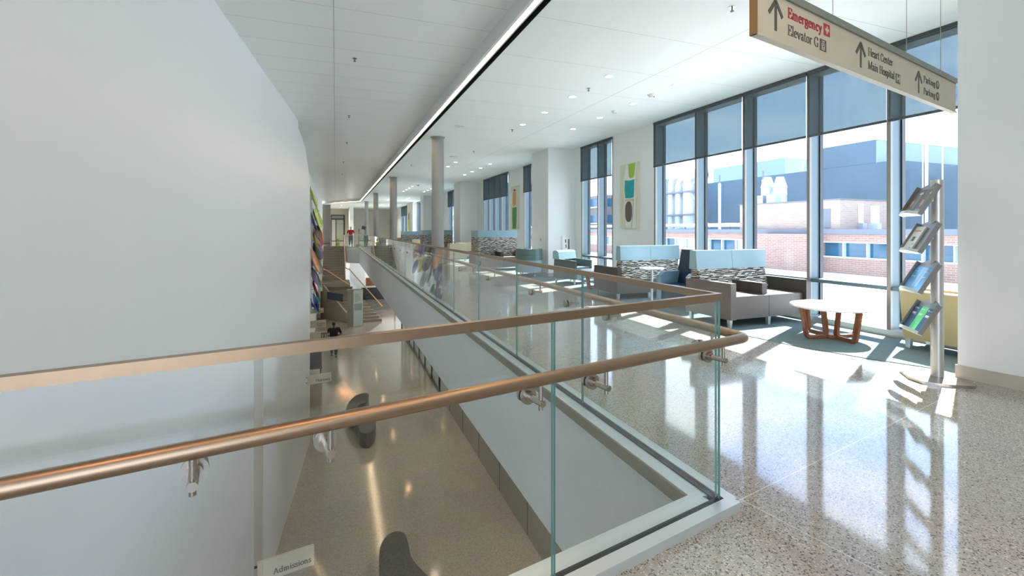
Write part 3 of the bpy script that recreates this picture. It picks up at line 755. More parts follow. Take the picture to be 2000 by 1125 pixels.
# blade signs on the lower level --------------------------------------------
def blade(x1, y, z0, lines, lab, w=0.6, h=0.235, x0=None):
    x0 = x1 - w if x0 is None else x0
    b = thing('blade_sign', lab, 'sign', (x0, y, z0), A10 * 1.0, 'cream blade signs on the lower left wall')
    w = x1 - x0
    MB().box(0, w, -0.02, 0.02, 0, h).build('sign_board', M_sign, b, bevel=0.003, smooth=False)
    m = MB(); m.box(-0.03, 0.02, -0.012, 0.012, 0.04, 0.055); m.box(-0.03, 0.02, -0.012, 0.012, h - 0.055, h - 0.04); m.build('wall_bracket', M_gasket, b, smooth=False)
    t = MB()
    for i, ln in enumerate(lines):
        hh = 0.095
        letters(t, ln, w - 0.03 - text_width(ln, hh, 0.9), 0.05 + (len(lines) - 1 - i) * 0.085, hh, -0.0205, None, 0.9, 0.12, 0.05)
    if lines:
        t.build('lettering', M_ink, b, smooth=False)
    return b
blade(-0.235, 6.05, -2.62, ['Admissions'], 'cream blade sign reading Admissions on the lower left wall', x0=-0.84)
blade(-0.09, 13.3, -2.62, ['Pharmacy'], 'cream blade sign reading Pharmacy on the lower left wall')
b = blade(-0.27, 18.5, -2.62, [], 'cream blade sign with a restroom symbol on the lower left wall', h=0.30)
MB().box(0.38, 0.58, -0.023, -0.02, 0.05, 0.25).build('symbol_square', M_ink, b, smooth=False)
m = MB()
for x in (0.43, 0.53):
    m.loft([[(x - 0.02, -0.024, 0.11), (x + 0.02, -0.024, 0.11), (x + 0.02, -0.024, 0.19), (x - 0.02, -0.024, 0.19)], [(x - 0.02, -0.026, 0.11), (x + 0.02, -0.026, 0.11), (x + 0.02, -0.026, 0.19), (x - 0.02, -0.026, 0.19)]])
    m.box(x - 0.012, x + 0.012, -0.026, -0.024, 0.06, 0.11); m.ball((x, -0.025, 0.212), (0.014, 0.002, 0.014), 10)
m.box(0.477, 0.483, -0.026, -0.024, 0.06, 0.24)
m.build('symbol_figures', M_sign, b, smooth=False)
blade(-0.36, 20.9, -2.62, ['Financial', 'Check-in'], 'cream blade sign with two lines of text on the lower left wall', h=0.29)
blade(-0.53, 21.5 + 3.0, -2.62, ['Gift Shop'], 'farthest cream blade sign on the lower left wall')

# ------------------------------------------------------------------ furniture
def block(mb, x0, x1, y0, y1, z0, z1):
    return mb.box(x0, x1, y0, y1, z0, z1)
def legs4(t, xs_, ys_, h=0.13, r=0.028, m=M_leg):
    for x in xs_:
        for y in ys_:
            MB().loft([[(x - r * .75, y - r * .75, 0), (x + r * .75, y - r * .75, 0), (x + r * .75, y + r * .75, 0), (x - r * .75, y + r * .75, 0)],
                       [(x - r, y - r, h), (x + r, y - r, h), (x + r, y + r, h), (x - r, y + r, h)]]).build('leg', m, t, smooth=False)
def sofa(label, loc, rz=0, body=M_taupevinyl, dark=M_brownvinyl, cap=M_bluevinyl, pat=M_dash, top=1.10, n=2, mid=True, w_seat=0.715, group='two-seat lounge sofas', side_pat=False):
    t = thing('lounge_sofa', label, 'sofa', loc, rz, group)
    aw = 0.10; W = n * w_seat + 2 * aw; D = 0.86; capz = top - 0.30
    for i in range(n):
        x0 = aw + i * w_seat
        MB().box(x0 + 0.004, x0 + w_seat - 0.004, 0.0, 0.66, 0.12, 0.45).build('seat', body, t, bevel=0.03, seg=3)
        MB().yz([(0.60, 0.40), (0.70, capz), (0.86, capz), (0.86, 0.40)], x0 + 0.003, x0 + w_seat - 0.003).build('backrest', pat, t, bevel=0.012)
        MB().yz([(0.69, capz + 0.002), (0.715, top), (0.85, top), (0.868, capz + 0.002)], x0 - (0.03 if i == 0 else -0.003), x0 + w_seat + (0.03 if i == n - 1 else -0.003)).build('headrest', cap, t, bevel=0.022, seg=3)
        MB().box(x0, x0 + w_seat, 0.62, 0.855, 0.12, 0.41).build('back_base', dark, t, bevel=0.008)
        MB().yz([(0.64, 0.55), (0.645, 0.57), (0.87, 0.57), (0.87, 0.55)], x0 + 0.002, x0 + w_seat - 0.002).build('seam_welt', pat, t)
    for i, x0 in enumerate((0.0, W - aw)):
        MB().yz([(-0.06, 0.125), (-0.06, 0.655), (0.86, 0.655), (0.86, 0.125)], x0, x0 + aw).build('arm', body if i == 0 else dark, t, bevel=0.014)
    if mid and n > 1:
        MB().box(aw + w_seat - 0.05, aw + w_seat + 0.05, 0.08, 0.68, 0.455, 0.62).build('centre_arm', dark, t, bevel=0.014)
    legs4(t, (0.06, W / 2, W - 0.06), (0.02, 0.80), h=0.125)
    return t
sofa('two-seat sofa with light blue headrests facing the camera beside the round walnut-legged table', (5.33, 5.22, 0.008))
sofa('two-seat sofa seen from behind in front of the green and teal painting', (7.0, 8.97, 0.008), PI, body=M_brownvinyl)

def lsofa(label, loc, body, cap, top=1.40):
    """corner sofa with a tall dash-weave screen on its back and left side"""
    t = thing('screened_sofa', label, 'sofa', loc, 0, 'tall screened lounge sofas')
    capz = top - 0.24; W = 1.75
    def scr(x0, x1, y0, y1):
        MB().box(x0, x1, y0, y1, 0.35, capz).build('screen_panel', M_dash, t, bevel=0.008)
        MB().box(x0 - 0.004, x1 + 0.004, y0 - 0.004, y1 + 0.004, capz + 0.002, top).build('screen_top', cap, t, bevel=0.014)
        MB().box(x0 + 0.01, x1 - 0.01, y0 + 0.01, y1 - 0.01, 0.13, 0.348).build('screen_base', M_brownvinyl, t)
    scr(0, 0.09, 0.0, 0.86); scr(0.10, 0.92, 0.77, 0.86); scr(0.93, W, 0.77, 0.86)
    MB().box(0.11, 0.92, 0.0, 0.76, 0.13, 0.46).build('seat', body, t, bevel=0.03); MB().box(0.93, W - 0.1, 0.0, 0.76, 0.13, 0.46).build('seat', body, t, bevel=0.03)
    MB().box(0.87, 0.97, 0.08, 0.76, 0.47, 0.64).build('centre_arm', M_brownvinyl, t, bevel=0.012); MB().box(W - 0.1, W, -0.02, 0.76, 0.13, 0.66).build('arm', M_brownvinyl, t, bevel=0.012)
    MB().box(-0.1, -0.005, -0.02, 0.8, 0.13, 0.66).build('arm', body, t, bevel=0.012)
    legs4(t, (0.04, W - 0.05), (0.04, 0.8), h=0.13)
    return t
lsofa('tall-backed corner sofa with blue top and dash-weave screen, left of the first white pier', (4.62, 15.5, 0.008), M_taupevinyl, M_bluevinyl)
lsofa('tall-backed dash-weave sofa partly behind the nearest column', (4.25, 24.2, 0.008), M_taupevinyl, M_bluevinyl)
lsofa('small distant tall-backed sofa with blue top between first and second columns', (4.3, 32.5, 0.008), M_brownvinyl, M_bluevinyl, 1.3)

def armchair(label, loc, rz, body, inner, backh=0.86, w=0.74, group='upholstered armchairs'):
    t = thing('lounge_armchair', label, 'armchair', loc, rz, group)
    h = w / 2
    for sx in (-1, 1):
        MB().yz([(-0.36, 0.14), (-0.36, 0.62), (0.34, 0.66), (0.38, 0.14)], sx * h - (0.08 if sx > 0 else 0), sx * h + (0.08 if sx < 0 else 0)).build('arm', body, t, bevel=0.018)
    MB().box(-h + 0.085, h - 0.085, -0.34, 0.24, 0.14, 0.45).build('seat', inner, t, bevel=0.03, seg=3)
    MB().yz([(0.20, 0.42), (0.26, backh - 0.05), (0.30, backh), (0.37, backh), (0.39, 0.66), (0.39, 0.14), (0.26, 0.14)], -h + 0.083, h - 0.083).build('backrest', body, t, bevel=0.02)
    MB().yz([(0.17, 0.64), (0.205, backh - 0.02), (0.26, backh + 0.015), (0.36, backh + 0.015), (0.395, backh - 0.03), (0.395, 0.65)], -h + 0.0, h - 0.0).build('head_cushion', inner, t, bevel=0.03, seg=3)
    legs4(t, (-h + 0.05, h - 0.05), (-0.30, 0.32), h=0.145, r=0.024)
    return t
armchair('grey-green armchair with pale blue cushion in front of the first white pier', (5.98, 11.15, 0.008), math.radians(24), M_greyteal, M_bluevinyl)

def barrel_chair(label, loc, rz, m1, m2):
    t = thing('barrel_chair', label, 'armchair', loc, rz, 'curved-back chairs')
    def shell(z0, z1, mm, r=0.42, nm='curved_back'):
        A = [(r * math.cos(a), r * math.sin(a)) for a in [math.radians(-20 + 220 * i / 20) for i in range(21)]]
        B = [((r - 0.12) * x / r, (r - 0.12) * y / r) for x, y in A][::-1]
        MB().prism(A + B, z0, z1).build(nm, mm, t, bevel=0.008)
    shell(0.13, 0.50, m2, nm='curved_base'); shell(0.505, 0.66, m1); shell(0.665, 0.84, m1, nm='curved_back')
    MB().cyl(0, -0.06, 0.13, 0.44, 0.29, seg=28).build('seat', m1, t, bevel=0.02)
    legs4(t, (-0.22, 0.22), (-0.2, 0.24), h=0.135, r=0.022)
    return t
barrel_chair('sage-green round-backed chair seen from behind, just left of the first white pier', (5.62, 13.35, 0.008), math.radians(150), M_teal, M_bluevinyl)

def block_chair(label, loc, rz, m, name='low_lounge_chair'):
    t = thing(name, label, 'armchair', loc, rz, 'tan low lounge chairs')
    MB().box(-0.38, 0.38, -0.36, 0.22, 0.13, 0.44).build('seat', m, t, bevel=0.03)
    MB().box(-0.46, 0.46, 0.20, 0.38, 0.13, 0.82).build('backrest', m, t, bevel=0.03)
    for sx in (-1, 1):
        MB().box(sx * 0.42 - 0.06, sx * 0.42 + 0.06, -0.38, 0.2, 0.13, 0.62).build('arm', m, t, bevel=0.02)
    legs4(t, (-0.38, 0.38), (-0.32, 0.32), h=0.135, r=0.022)
    return t
block_chair('tan lounge chair left of the second pier, nearest of the tan chairs', (5.0, 20.6, 0.008), math.radians(200), M_tan)
block_chair('tan lounge chair against the second pier', (5.9, 22.4, 0.008), math.radians(180), M_tan)
block_chair('tan lounge chair just right of the first column, far away', (4.9, 29.5, 0.008), math.radians(180), M_tan)
block_chair('farthest tan lounge chair, between first and second columns', (4.3, 36.0, 0.008), math.radians(160), M_tan)

# mustard chair behind the brochure stand; faces away from the camera along the windows
t = thing('mustard_lounge_chair', 'mustard yellow lounge chair behind the brochure stand by the right wall', 'armchair', (6.47, 3.66, 0.008))
MB().yz([(0.0, 0.70), (-0.9, 0.70), (-0.9, 0.13), (-0.07, 0.13), (-0.035, 0.18)], 0.0, 0.10).build('arm', M_mustard, t, bevel=0.016)
MB().yz([(0.0, 0.70), (-0.9, 0.70), (-0.9, 0.13), (-0.07, 0.13), (-0.035, 0.18)], 0.44, 0.53).build('arm', M_mustard, t, bevel=0.016)
MB().box(0.10, 0.44, -0.62, -0.01, 0.13, 0.45).build('seat', M_mustard, t, bevel=0.03)
MB().yz([(-0.62, 0.42), (-0.55, 0.74), (-0.58, 0.80), (-0.68, 0.80), (-0.74, 0.72), (-0.76, 0.42)], 0.08, 0.46).build('backrest', M_mustard, t, bevel=0.03)
MB().box(-0.002, 0.102, -0.9, 0.0, 0.696, 0.708).build('arm_welt', M_white, t, bevel=0.004)
legs4(t, (0.06, 0.46), (-0.07, -0.85), h=0.135, r=0.03)

# navy chair and small round table between the two sofas
t = thing('navy_high_back_chair', 'dark navy high-backed chair between the two dash-weave sofas', 'armchair', (5.98, 6.85, 0.008), math.radians(-78))
MB().yz([(0.12, 0.40), (0.30, 1.06), (0.36, 1.06), (0.40, 0.13), (0.16, 0.13)], -0.30, 0.30).build('backrest', M_navy, t, bevel=0.015)
MB().box(-0.26, 0.26, -0.32, 0.14, 0.15, 0.44).build('seat', M_navy, t, bevel=0.025)
for sx in (-1, 1):
    MB().yz([(-0.34, 0.15), (-0.34, 0.60), (-0.24, 0.66), (0.28, 0.66), (0.3, 0.15)], sx * 0.31 - 0.05, sx * 0.31 + 0.05).build('arm', M_navy if sx > 0 else mat('slate_blue_vinyl', (0.16, 0.26, 0.33), 0.45), t, bevel=0.02)
legs4(t, (-0.26, 0.26), (-0.28, 0.3), h=0.15, r=0.02)
t = thing('side_table', 'small round pale side table behind the nearest sofa', 'table', (5.84, 7.62, 0.008))
MB().cyl(0, 0, 0.665, 0.685, 0.235, seg=36).build('tabletop', M_top, t, bevel=0.004)
MB().cyl(0, 0, 0.02, 0.665, 0.022, seg=16).build('stem', M_leg, t); MB().lathe([(0.19, 0), (0.19, 0.008), (0.03, 0.022)], 30).build('base_plate', M_leg, t)

def bent_table(label, loc, rz, r=0.565, h=0.45, wm=M_wood, nl=4):
    t = thing('round_coffee_table', label, 'table', loc, rz, 'round coffee tables')
    MB().lathe([(r - 0.03, h - 0.032), (r - 0.004, h - 0.022), (r, h - 0.008), (r - 0.006, h)], 64).build('tabletop', M_top, t)
    for k_ in range(nl):
        a = 2 * PI * k_ / nl
        d_ = Vector((math.cos(a), math.sin(a), 0)); P = lambda q, z: d_ * (q * (r / 0.5)) + Vector((0, 0, z))
        path = [P(.45, h - .033), P(.392, .075), P(.378, .04), P(.345, .022), P(.13, .022), P(.095, .035), P(.085, .07), P(.13, h - .033)]
        m = MB(); m.tube(path, 0.02, sq=(0.055, 0.034)); m.box(0.24 * r, 0.92 * r, -0.027, 0.027, h - 0.05, h - 0.032, Matrix.Rotation(a, 4, 'Z')); m.build('leg', wm, t, bevel=0.004)
    MB().cyl(0, 0, 0.006, 0.05, 0.09, seg=20).build('leg_hub', wm, t, bevel=0.004)
    return t
bent_table('round coffee table with white top and looped walnut legs beside the nearest sofa', (6.18, 4.30, 0.008), math.radians(-12), r=0.48, h=0.435)
bent_table('low round white table with looped legs behind the railing, beside the grey-green armchair', (6.02, 9.93, 0.008), math.radians(20), r=0.42)

# ------------------------------------------------------------------ brochure stand
PX, PY = 5.47, 2.77
W_ = Vector((-0.633, -0.776, 0)); SR = math.atan2(W_.y, W_.x)
st = thing('brochure_stand', 'tall silver brochure stand with four tilted trays beside the right wall', 'display stand', (PX, PY, 0), SR)
inv = (Matrix.Translation((PX, PY, 0)) @ Matrix.Rotation(SR, 4, 'Z')).inverted()
poly = [(5.36, 3.03), (5.18, 2.85), (5.14, 2.72), (5.24, 2.58), (5.42, 2.46), (5.51, 2.49), (5.56, 2.60), (5.56, 2.74), (5.50, 2.84), (5.40, 2.83), (5.31, 2.81), (5.28, 2.86), (5.38, 3.00)]
pl = [inv @ Vector((x, y, 0)) for x, y in poly]
MB().prism([(v.x, v.y) for v in pl], 0.0, 0.028).build('base_plate', M_steel, st, bevel=0.006)
MB().cyl(0, 0, 0.028, 1.93, 0.05, seg=32).build('pole', M_stand, st, bevel=0.008)
def place_local(o, parent):
    o.parent = None
    return o
TR = math.radians(29)
tray_z = (1.60, 1.235, 0.85, 0.46)
TM = []
for z in tray_z:
    # tray frame: x = width, local v = up the slope, local w = out of the face
    T = Matrix.Translation((0, -0.205, z - 0.015)) @ Matrix.Rotation(PI / 2 - TR, 4, 'X')
    TM.append(T)
    m = MB()
    m.box(-0.19, 0.19, 0.0, 0.315, -0.006, 0.0, T)                     # back plate
    m.box(-0.194, -0.19, 0.0, 0.32, -0.004, 0.036, T); m.box(0.19, 0.194, 0.0, 0.32, -0.004, 0.036, T)
    tray_o = m.build('tray', M_tray, st, smooth=False)
    lip = [(-0.194 + 0.388 * i / 12, 0.03 + 0.035 * math.sin(PI * i / 12)) for i in range(13)]
    m = MB(); m.loft([[T @ Vector((x, 0.0, w)) for x, w in [(-0.194, -0.004)] + lip + [(0.194, -0.004)]], [T @ Vector((x, -0.006, w)) for x, w in [(-0.194, -0.004)] + lip + [(0.194, -0.004)]]])
    m.loft([[T @ Vector((x, -0.006, w * 1.0)) for x, w in lip], [T @ Vector((x, 0.022, w + 0.004)) for x, w in lip]] , cap=False)
    m.build('tray_lip', mat('pale_tray_lip', (0.62, 0.68, 0.68), 0.35), tray_o, smooth=False)
    cap_ = [(-0.194 + 0.388 * i / 12, 0.315 + 0.045 * math.sin(PI * i / 12)) for i in range(13)]
    MB().loft([[T @ Vector((x, v, -0.006)) for x, v in [(-0.194, 0.31)] + cap_ + [(0.194, 0.31)]], [T @ Vector((x, v, 0.0)) for x, v in [(-0.194, 0.31)] + cap_ + [(0.194, 0.31)]]]).build('tray_header', M_tray, tray_o, smooth=False)
    MB().box(-0.03, 0.03, -0.07, -0.03, z + 0.12, z + 0.20).build('tray_clamp', M_stand, tray_o, smooth=False)
WT = Matrix.Translation((PX, PY, 0)) @ Matrix.Rotation(SR, 4, 'Z')
def leaflet(name, cat_, label, tray, x0, x1, v1, d, m, w0=0.001, deco=None, group=None):
    T = WT @ TM[tray] @ Matrix.Translation(((x0 + x1) / 2, 0.0, w0))
    h = (x1 - x0) / 2
    o = MB().box(-h, h, 0.002, v1, 0, d).build(name, m, None, smooth=False); o.matrix_world = T
    tag(o, label, cat_, group)
    if deco:
        for nm, mm, rects in deco:
            b_ = MB()
            for a0, a1, v0_, v1_ in rects:
                b_.box(-h + a0 * 2 * h, -h + a1 * 2 * h, v0_ * v1, v1_ * v1, d, d + 0.0008)
            b_.build(nm, mm, o, smooth=False)
    return o
M_magbg = mat('cover_brown', (0.13, 0.10, 0.075), 0.35); M_face = mat('cover_face', (0.55, 0.33, 0.24), 0.4); M_cream = mat('cover_cream', (0.62, 0.60, 0.52), 0.4)
M_hair = mat('cover_hair', (0.22, 0.11, 0.055), 0.4); M_coverg = mat('cover_green', (0.18, 0.21, 0.13), 0.4); M_coat = mat('cover_coat', (0.30, 0.31, 0.31), 0.4)
for i, (a, b) in enumerate(((-0.185, -0.005), (0.0, 0.18))):
    o = leaflet('magazine', 'magazine', ['left', 'right'][i] + ' magazine with a brown portrait cover in the top tray of the brochure stand', 0, a, b, 0.285, 0.012, M_magbg, group='portrait magazines in the top tray')
    for nm, mm, el in (('cover_garden', M_coverg, (0.045, 0.165, 0.04, 0.08)), ('cover_title', M_cream, (0.045, 0.24, 0.035, 0.014)), ('cover_coat', M_coat, (-0.02, 0.035, 0.062, 0.034)), ('cover_hair', M_hair, (-0.012, 0.145, 0.036, 0.063)), ('cover_face', M_face, (-0.014, 0.132, 0.024, 0.038))):
        zz = {'cover_garden': 0.0122, 'cover_title': 0.0123, 'cover_coat': 0.0126, 'cover_hair': 0.0124, 'cover_face': 0.0129}[nm]
        e_ = el; P_ = [(e_[0] + e_[2] * math.cos(2 * PI * k_ / 20), e_[1] + e_[3] * math.sin(2 * PI * k_ / 20)) for k_ in range(20)]
        MB().loft([[(x, v, 0.0119) for x, v in P_], [(x, v, zz) for x, v in P_]]).build(nm, mm, o, smooth=False)
leaflet('booklet', 'booklet', 'white booklet with an orange band and small dark picture in the second tray', 1, -0.185, -0.01, 0.285, 0.016, M_white, deco=[
    ('orange_band', mat('orange_print', (0.75, 0.28, 0.07), 0.5), [(0.1, 0.75, 0.80, 0.85)]), ('cover_picture', mat('dark_print', (0.12, 0.16, 0.15), 0.5), [(0.35, 0.65, 0.42, 0.60)]),
    ('green_print', mat('mint_print', (0.45, 0.70, 0.55), 0.5), [(0.62, 0.85, 0.27, 0.36)]), ('pink_print', mat('pink_print', (0.75, 0.42, 0.40), 0.5), [(0.62, 0.82, 0.08, 0.19)])])
MB_ = mat('sky_blue_print', (0.10, 0.33, 0.62), 0.35); MBL = mat('pale_blue_print', (0.24, 0.46, 0.72), 0.35)
for i in range(2):
    leaflet('brochure', 'brochure', ['left', 'right'][i] + ' sky-blue brochure in the third tray of the stand', 2, -0.18 + i * 0.18, -0.003 + i * 0.18, 0.275, 0.010, MB_, deco=[
        ('pale_curve', MBL, [(0.72 - 0.72 * i, 1.0 - 0.7 * i, 0.2, 0.97)]), ('white_text', M_white, [(0.12, 0.5, 0.80, 0.81), (0.12, 0.55, 0.60, 0.612), (0.12, 0.45, 0.57, 0.58)])], group='blue brochures in the third tray')
M_nv = mat('dark_blue_print', (0.018, 0.075, 0.16), 0.35); M_gr = mat('green_print2', (0.10, 0.52, 0.20), 0.4)
for i, (mm, nm) in enumerate(((M_nv, 'left dark blue brochure'), (M_gr, 'bright green brochure'), (M_nv, 'right dark blue brochure'))):
    leaflet('brochure', 'brochure', nm + ' in the lowest tray of the stand', 3, -0.183 + i * 0.122, -0.064 + i * 0.122, 0.27, 0.012, mm, deco=[
        ('white_text', M_white if i != 1 else mat('pale_green_print', (0.45, 0.8, 0.5), 0.5), [(0.12, 0.22, 0.87, 0.93), (0.3, 0.7, 0.885, 0.90), (0.14, 0.75, 0.70, 0.725), (0.14, 0.60, 0.665, 0.69), (0.14, 0.8, 0.64, 0.65)])], group='brochures in the lowest tray')

# ------------------------------------------------------------------ pictures on the walls
def painting(label, y0, y1, z0, z1, base, patches):
    t = thing('wall_painting', label, 'painting', (XW - 0.06, (y0 + y1) / 2, (z0 + z1) / 2)); w = (y1 - y0) / 2; h = (z1 - z0) / 2
    MB().box(0.0, 0.058, -w, w, -h, h).build('canvas', base, t, bevel=0.003, smooth=False)
    # u runs left to right as seen in the room, v upwards, both -1..1
    for k_, (nm, mm, P_) in enumerate(patches):
        e = 0.0006 * (k_ + 1)
        MB().loft([[(0.0, -u * w, v * h) for u, v in P_], [(-e, -u * w, v * h) for u, v in P_]]).build(nm, mm, t, smooth=False)
    return t
def blob(cx_, cy_, rx, ry, n_=18, ph=0, sq=1.0):
    r = []
    for i in range(n_):
        a = 2 * PI * i / n_ + ph
        c_, s_ = math.cos(a), math.sin(a)
        r.append((cx_ + rx * math.copysign(abs(c_) ** sq, c_), cy_ + ry * math.copysign(abs(s_) ** sq, s_)))
    return r
M_can = mat('cream_canvas', (0.66, 0.64, 0.48), 0.7, noise=(3, 0.08)); M_whp = mat('white_paint', (0.78, 0.78, 0.72), 0.7); M_lime = mat('lime_paint', (0.36, 0.52, 0.07), 0.7, noise=(9, 0.15))
M_tealp = mat('teal_paint', (0.03, 0.34, 0.36), 0.7, noise=(9, 0.3)); M_brp = mat('brown_paint', (0.15, 0.115, 0.085), 0.7); M_orp = mat('ochre_paint', (0.62, 0.34, 0.14), 0.7); M_grp = mat('green_paint', (0.10, 0.27, 0.09), 0.7, noise=(8, 0.2))
painting('tall cream painting with lime, teal and brown shapes between the big window and the next', 9.62, 10.38, 1.48, 3.12, M_can, [
    ('white_field', M_whp, [(-.35, -1), (.75, -1), (.7, .2), (.8, .98), (-.3, .98), (-.6, .5), (-.5, -.3)]),
    ('lime_shape', M_lime, [(-.1, .98), (.75, .98), (.62, .62), (.5, .55), (.15, .53), (0, .6)]),
    ('teal_shape', M_tealp, [(-.45, .5), (.1, .47), (.62, .49), (.6, .2), (.55, -.06), (.1, -.08), (-.4, -.06), (-.5, .2)]),
    ('ochre_strip', mat('pale_ochre_paint', (0.62, 0.52, 0.30), 0.7), [(-.4, -.1), (.55, -.1), (.5, -.17), (-.4, -.16)]),
    ('brown_oval', M_brp, blob(-.02, -.49, .40, .32, 20, sq=.8)),
    ('thin_line', M_brp, [(.50, -.1), (.53, -.1), (.47, -.6), (.30, -1), (.27, -1), (.44, -.6)])])
painting('tall painting with orange and green shapes on the wall strip beyond the first pier', 17.65, 18.5, 1.45, 3.25, M_can, [
    ('orange_shape', M_orp, [(-.45, .72), (.35, .75), (.42, .12), (-.35, .05), (-.55, .3)]), ('pale_shape', M_whp, [(-.9, .7), (-.5, .72), (-.6, .2), (-.9, .15)]),
    ('dark_head', M_brp, [(-.2, .86), (.3, .84), (.3, .76), (-.2, .76)]), ('green_shape', M_grp, [(-.55, 0), (.6, .02), (.55, -.6), (.45, -.97), (-.5, -.97), (-.6, -.4)])])
p_ = painting('small far painting with dark and lime-green shapes behind the columns', 44.2, 45.9, 1.3, 3.1, M_can, [
    ('dark_shape', M_brp, [(-.3, .9), (.35, .85), (.45, .2), (-.4, .15)]), ('lime_shape', M_lime, [(-.6, .1), (.6, .15), (.5, -.9), (-.5, -.95)])])
p_.location.x = 6.54
f_ = thing('framed_print', 'small white-framed print with two dark bars on the first white pier', 'picture', (6.73, 12.96, 1.0))
MB().box(-0.17, 0.17, -0.03, 0.0, -0.26, 0.24).build('frame', M_white, f_, bevel=0.004, smooth=False)
MB().box(-0.135, 0.135, -0.034, -0.028, -0.225, 0.205).build('print', M_top, f_, smooth=False)
m = MB(); m.box(-0.07, -0.03, -0.036, -0.033, 0.04, 0.14); m.box(-0.05, -0.02, -0.036, -0.033, -0.12, -0.02); m.box(0.03, 0.085, -0.036, -0.033, -0.17, 0.15); m.build('dark_bars', M_brownwall, f_, smooth=False)
s = thing('light_switch', 'small double light switch on the side of the first white pier', 'switch', (6.095, 13.5, 1.13))
MB().box(-0.006, 0, -0.06, 0.06, -0.06, 0.06).build('plate', M_white, s, smooth=False); m = MB(); m.box(-0.012, -0.006, -0.03, -0.012, -0.03, 0.03); m.box(-0.012, -0.006, 0.012, 0.03, -0.03, 0.03); m.build('rocker', M_tray, s, smooth=False)

# ------------------------------------------------------------------ glass disc artwork on the far left wall
MB_art = thing('glass_disc_sculpture', 'wall sculpture of many brightly coloured glass discs beyond the tall left wall', 'sculpture', (-1.195, 26, 0))
MB().box(0.0, 0.22, -4.2, 4.5, -2.2, 3.25).build('backing_panel', M_alum, MB_art, smooth=False)
def glossy(nm, c_):
    return mat(nm, c_, 0.12)
cols = [('lime', (0.45, 0.62, 0.01)), ('cobalt', (0.02, 0.04, 0.30)), ('yellow', (0.62, 0.60, 0.10)), ('orange', (0.75, 0.24, 0.02)), ('clear_grey', (0.45, 0.44, 0.40)), ('crimson', (0.35, 0.02, 0.04)), ('violet', (0.22, 0.12, 0.30)), ('emerald', (0.02, 0.22, 0.10)), ('brown', (0.16, 0.08, 0.04))]
disc_list = [(-4.0, 2.75, .62, 0), (-4.0, 1.75, .50, 1), (-3.8, 0.95, .4, 2), (-4.0, 0.1, .58, 3), (-3.9, -0.6, .42, 6), (-4.0, -1.15, .4, 5), (-3.9, -1.75, .4, 1), (-3.4, -2.0, .38, 7),
             (-2.2, 1.9, .55, 2), (-1.6, 1.1, .5, 5), (-2.0, 0.4, .45, 4), (-1.4, -0.3, .5, 8), (-2.1, -0.9, .45, 4), (-0.2, 2.0, .55, 0), (0.3, 1.1, .5, 3), (0.0, 0.3, .42, 6), (0.4, -0.5, .5, 2), (-0.3, -1.3, .45, 4), (2.2, 1.2, .5, 3), (2.0, 0.2, .5, 5), (2.4, -0.8, .45, 1), (-2.6, 1.3, .36, 8), (-3.0, -0.2, .4, 4), (-2.9, -1.6, .36, 7)]
for i, (y, z, r, ci) in enumerate(disc_list):
    nm, c_ = cols[ci]
    a = math.radians(random.uniform(-25, 25)); off = 0.22 + 0.16 + 0.08 * random.random() + (0.06 if i > 7 else 0)
    T = Matrix.Translation((off * 0.82, y, z)) @ Matrix.Rotation(random.uniform(-.4, .4), 4, 'Z') @ Matrix.Rotation(a, 4, 'X') @ Matrix.Rotation(1.25, 4, 'Y')
    r = min(r, 0.6)
    d = MB().lathe([(r * .2, -.05), (r * .7, -.03), (r, .03), (r * .97, .045), (r * .6, .0), (r * .15, -.02)], 22, T).build('glass_disc', glossy('disc_' + nm, c_), MB_art)
    MB().tube([Vector((0.2, y, z)), T @ Vector((0, 0, -.04))], 0.012, 6).build('disc_rod', M_steel, MB_art)

# ------------------------------------------------------------------ lower level: benches, kiosk, stair
def bench(pts, label):
    t = thing('curved_bench', label, 'bench', (0, 0, LOW), 0, 'charcoal curved benches on the lower floor')
    def up(P):  # smooth closed outline (Catmull-Rom)
        o = []; n_ = len(P)
        for i in range(n_):
            p0, p1, p2, p3 = [Vector(P[(i + q_) % n_]) for q_ in (-1, 0, 1, 2)]
            for s_ in (0, .25, .5, .75):
                o.append(0.5 * ((2 * p1) + (p2 - p0) * s_ + (2 * p0 - 5 * p1 + 4 * p2 - p3) * s_ ** 2 + (-p0 + 3 * p1 - 3 * p2 + p3) * s_ ** 3))
        return [(v.x, v.y) for v in o]
    P = up(pts)
    MB().prism(P, 0.03, 0.45).build('upholstered_body', M_dark, t, bevel=0.02, seg=2)
    c_ = Vector((sum(p[0] for p in P) / len(P), sum(p[1] for p in P) / len(P)))
    MB().prism([tuple(c_ + (Vector(p) - c_) * 0.93) for p in P], 0.0, 0.035).build('plinth', M_gasket, t)
    return t
bench([(1.09, 17.53), (0.77, 17.54), (0.48, 17.01), (0.33, 16.19), (0.40, 15.8), (0.55, 15.39), (0.65, 14.86), (0.67, 14.32), (0.86, 14.1), (1.06, 14.32), (1.17, 14.99), (1.11, 15.62), (0.89, 15.97), (0.74, 16.08), (0.69, 16.29), (0.79, 16.54), (1.0, 16.66), (1.09, 17.09)], 'curved charcoal bench on the lower floor, the farther one, partly behind the handrail')
bench([(0.73, 8.4), (0.74, 8.73), (0.80, 9.03), (0.94, 9.26), (1.12, 9.31), (1.26, 9.18), (1.28, 8.85), (1.28, 8.5), (1.38, 8.15), (1.55, 7.8), (1.9, 7.3), (1.7, 7.0), (1.2, 7.2), (0.82, 7.7)], 'curved charcoal bench on the lower floor, the nearer one at the bottom of the photo')

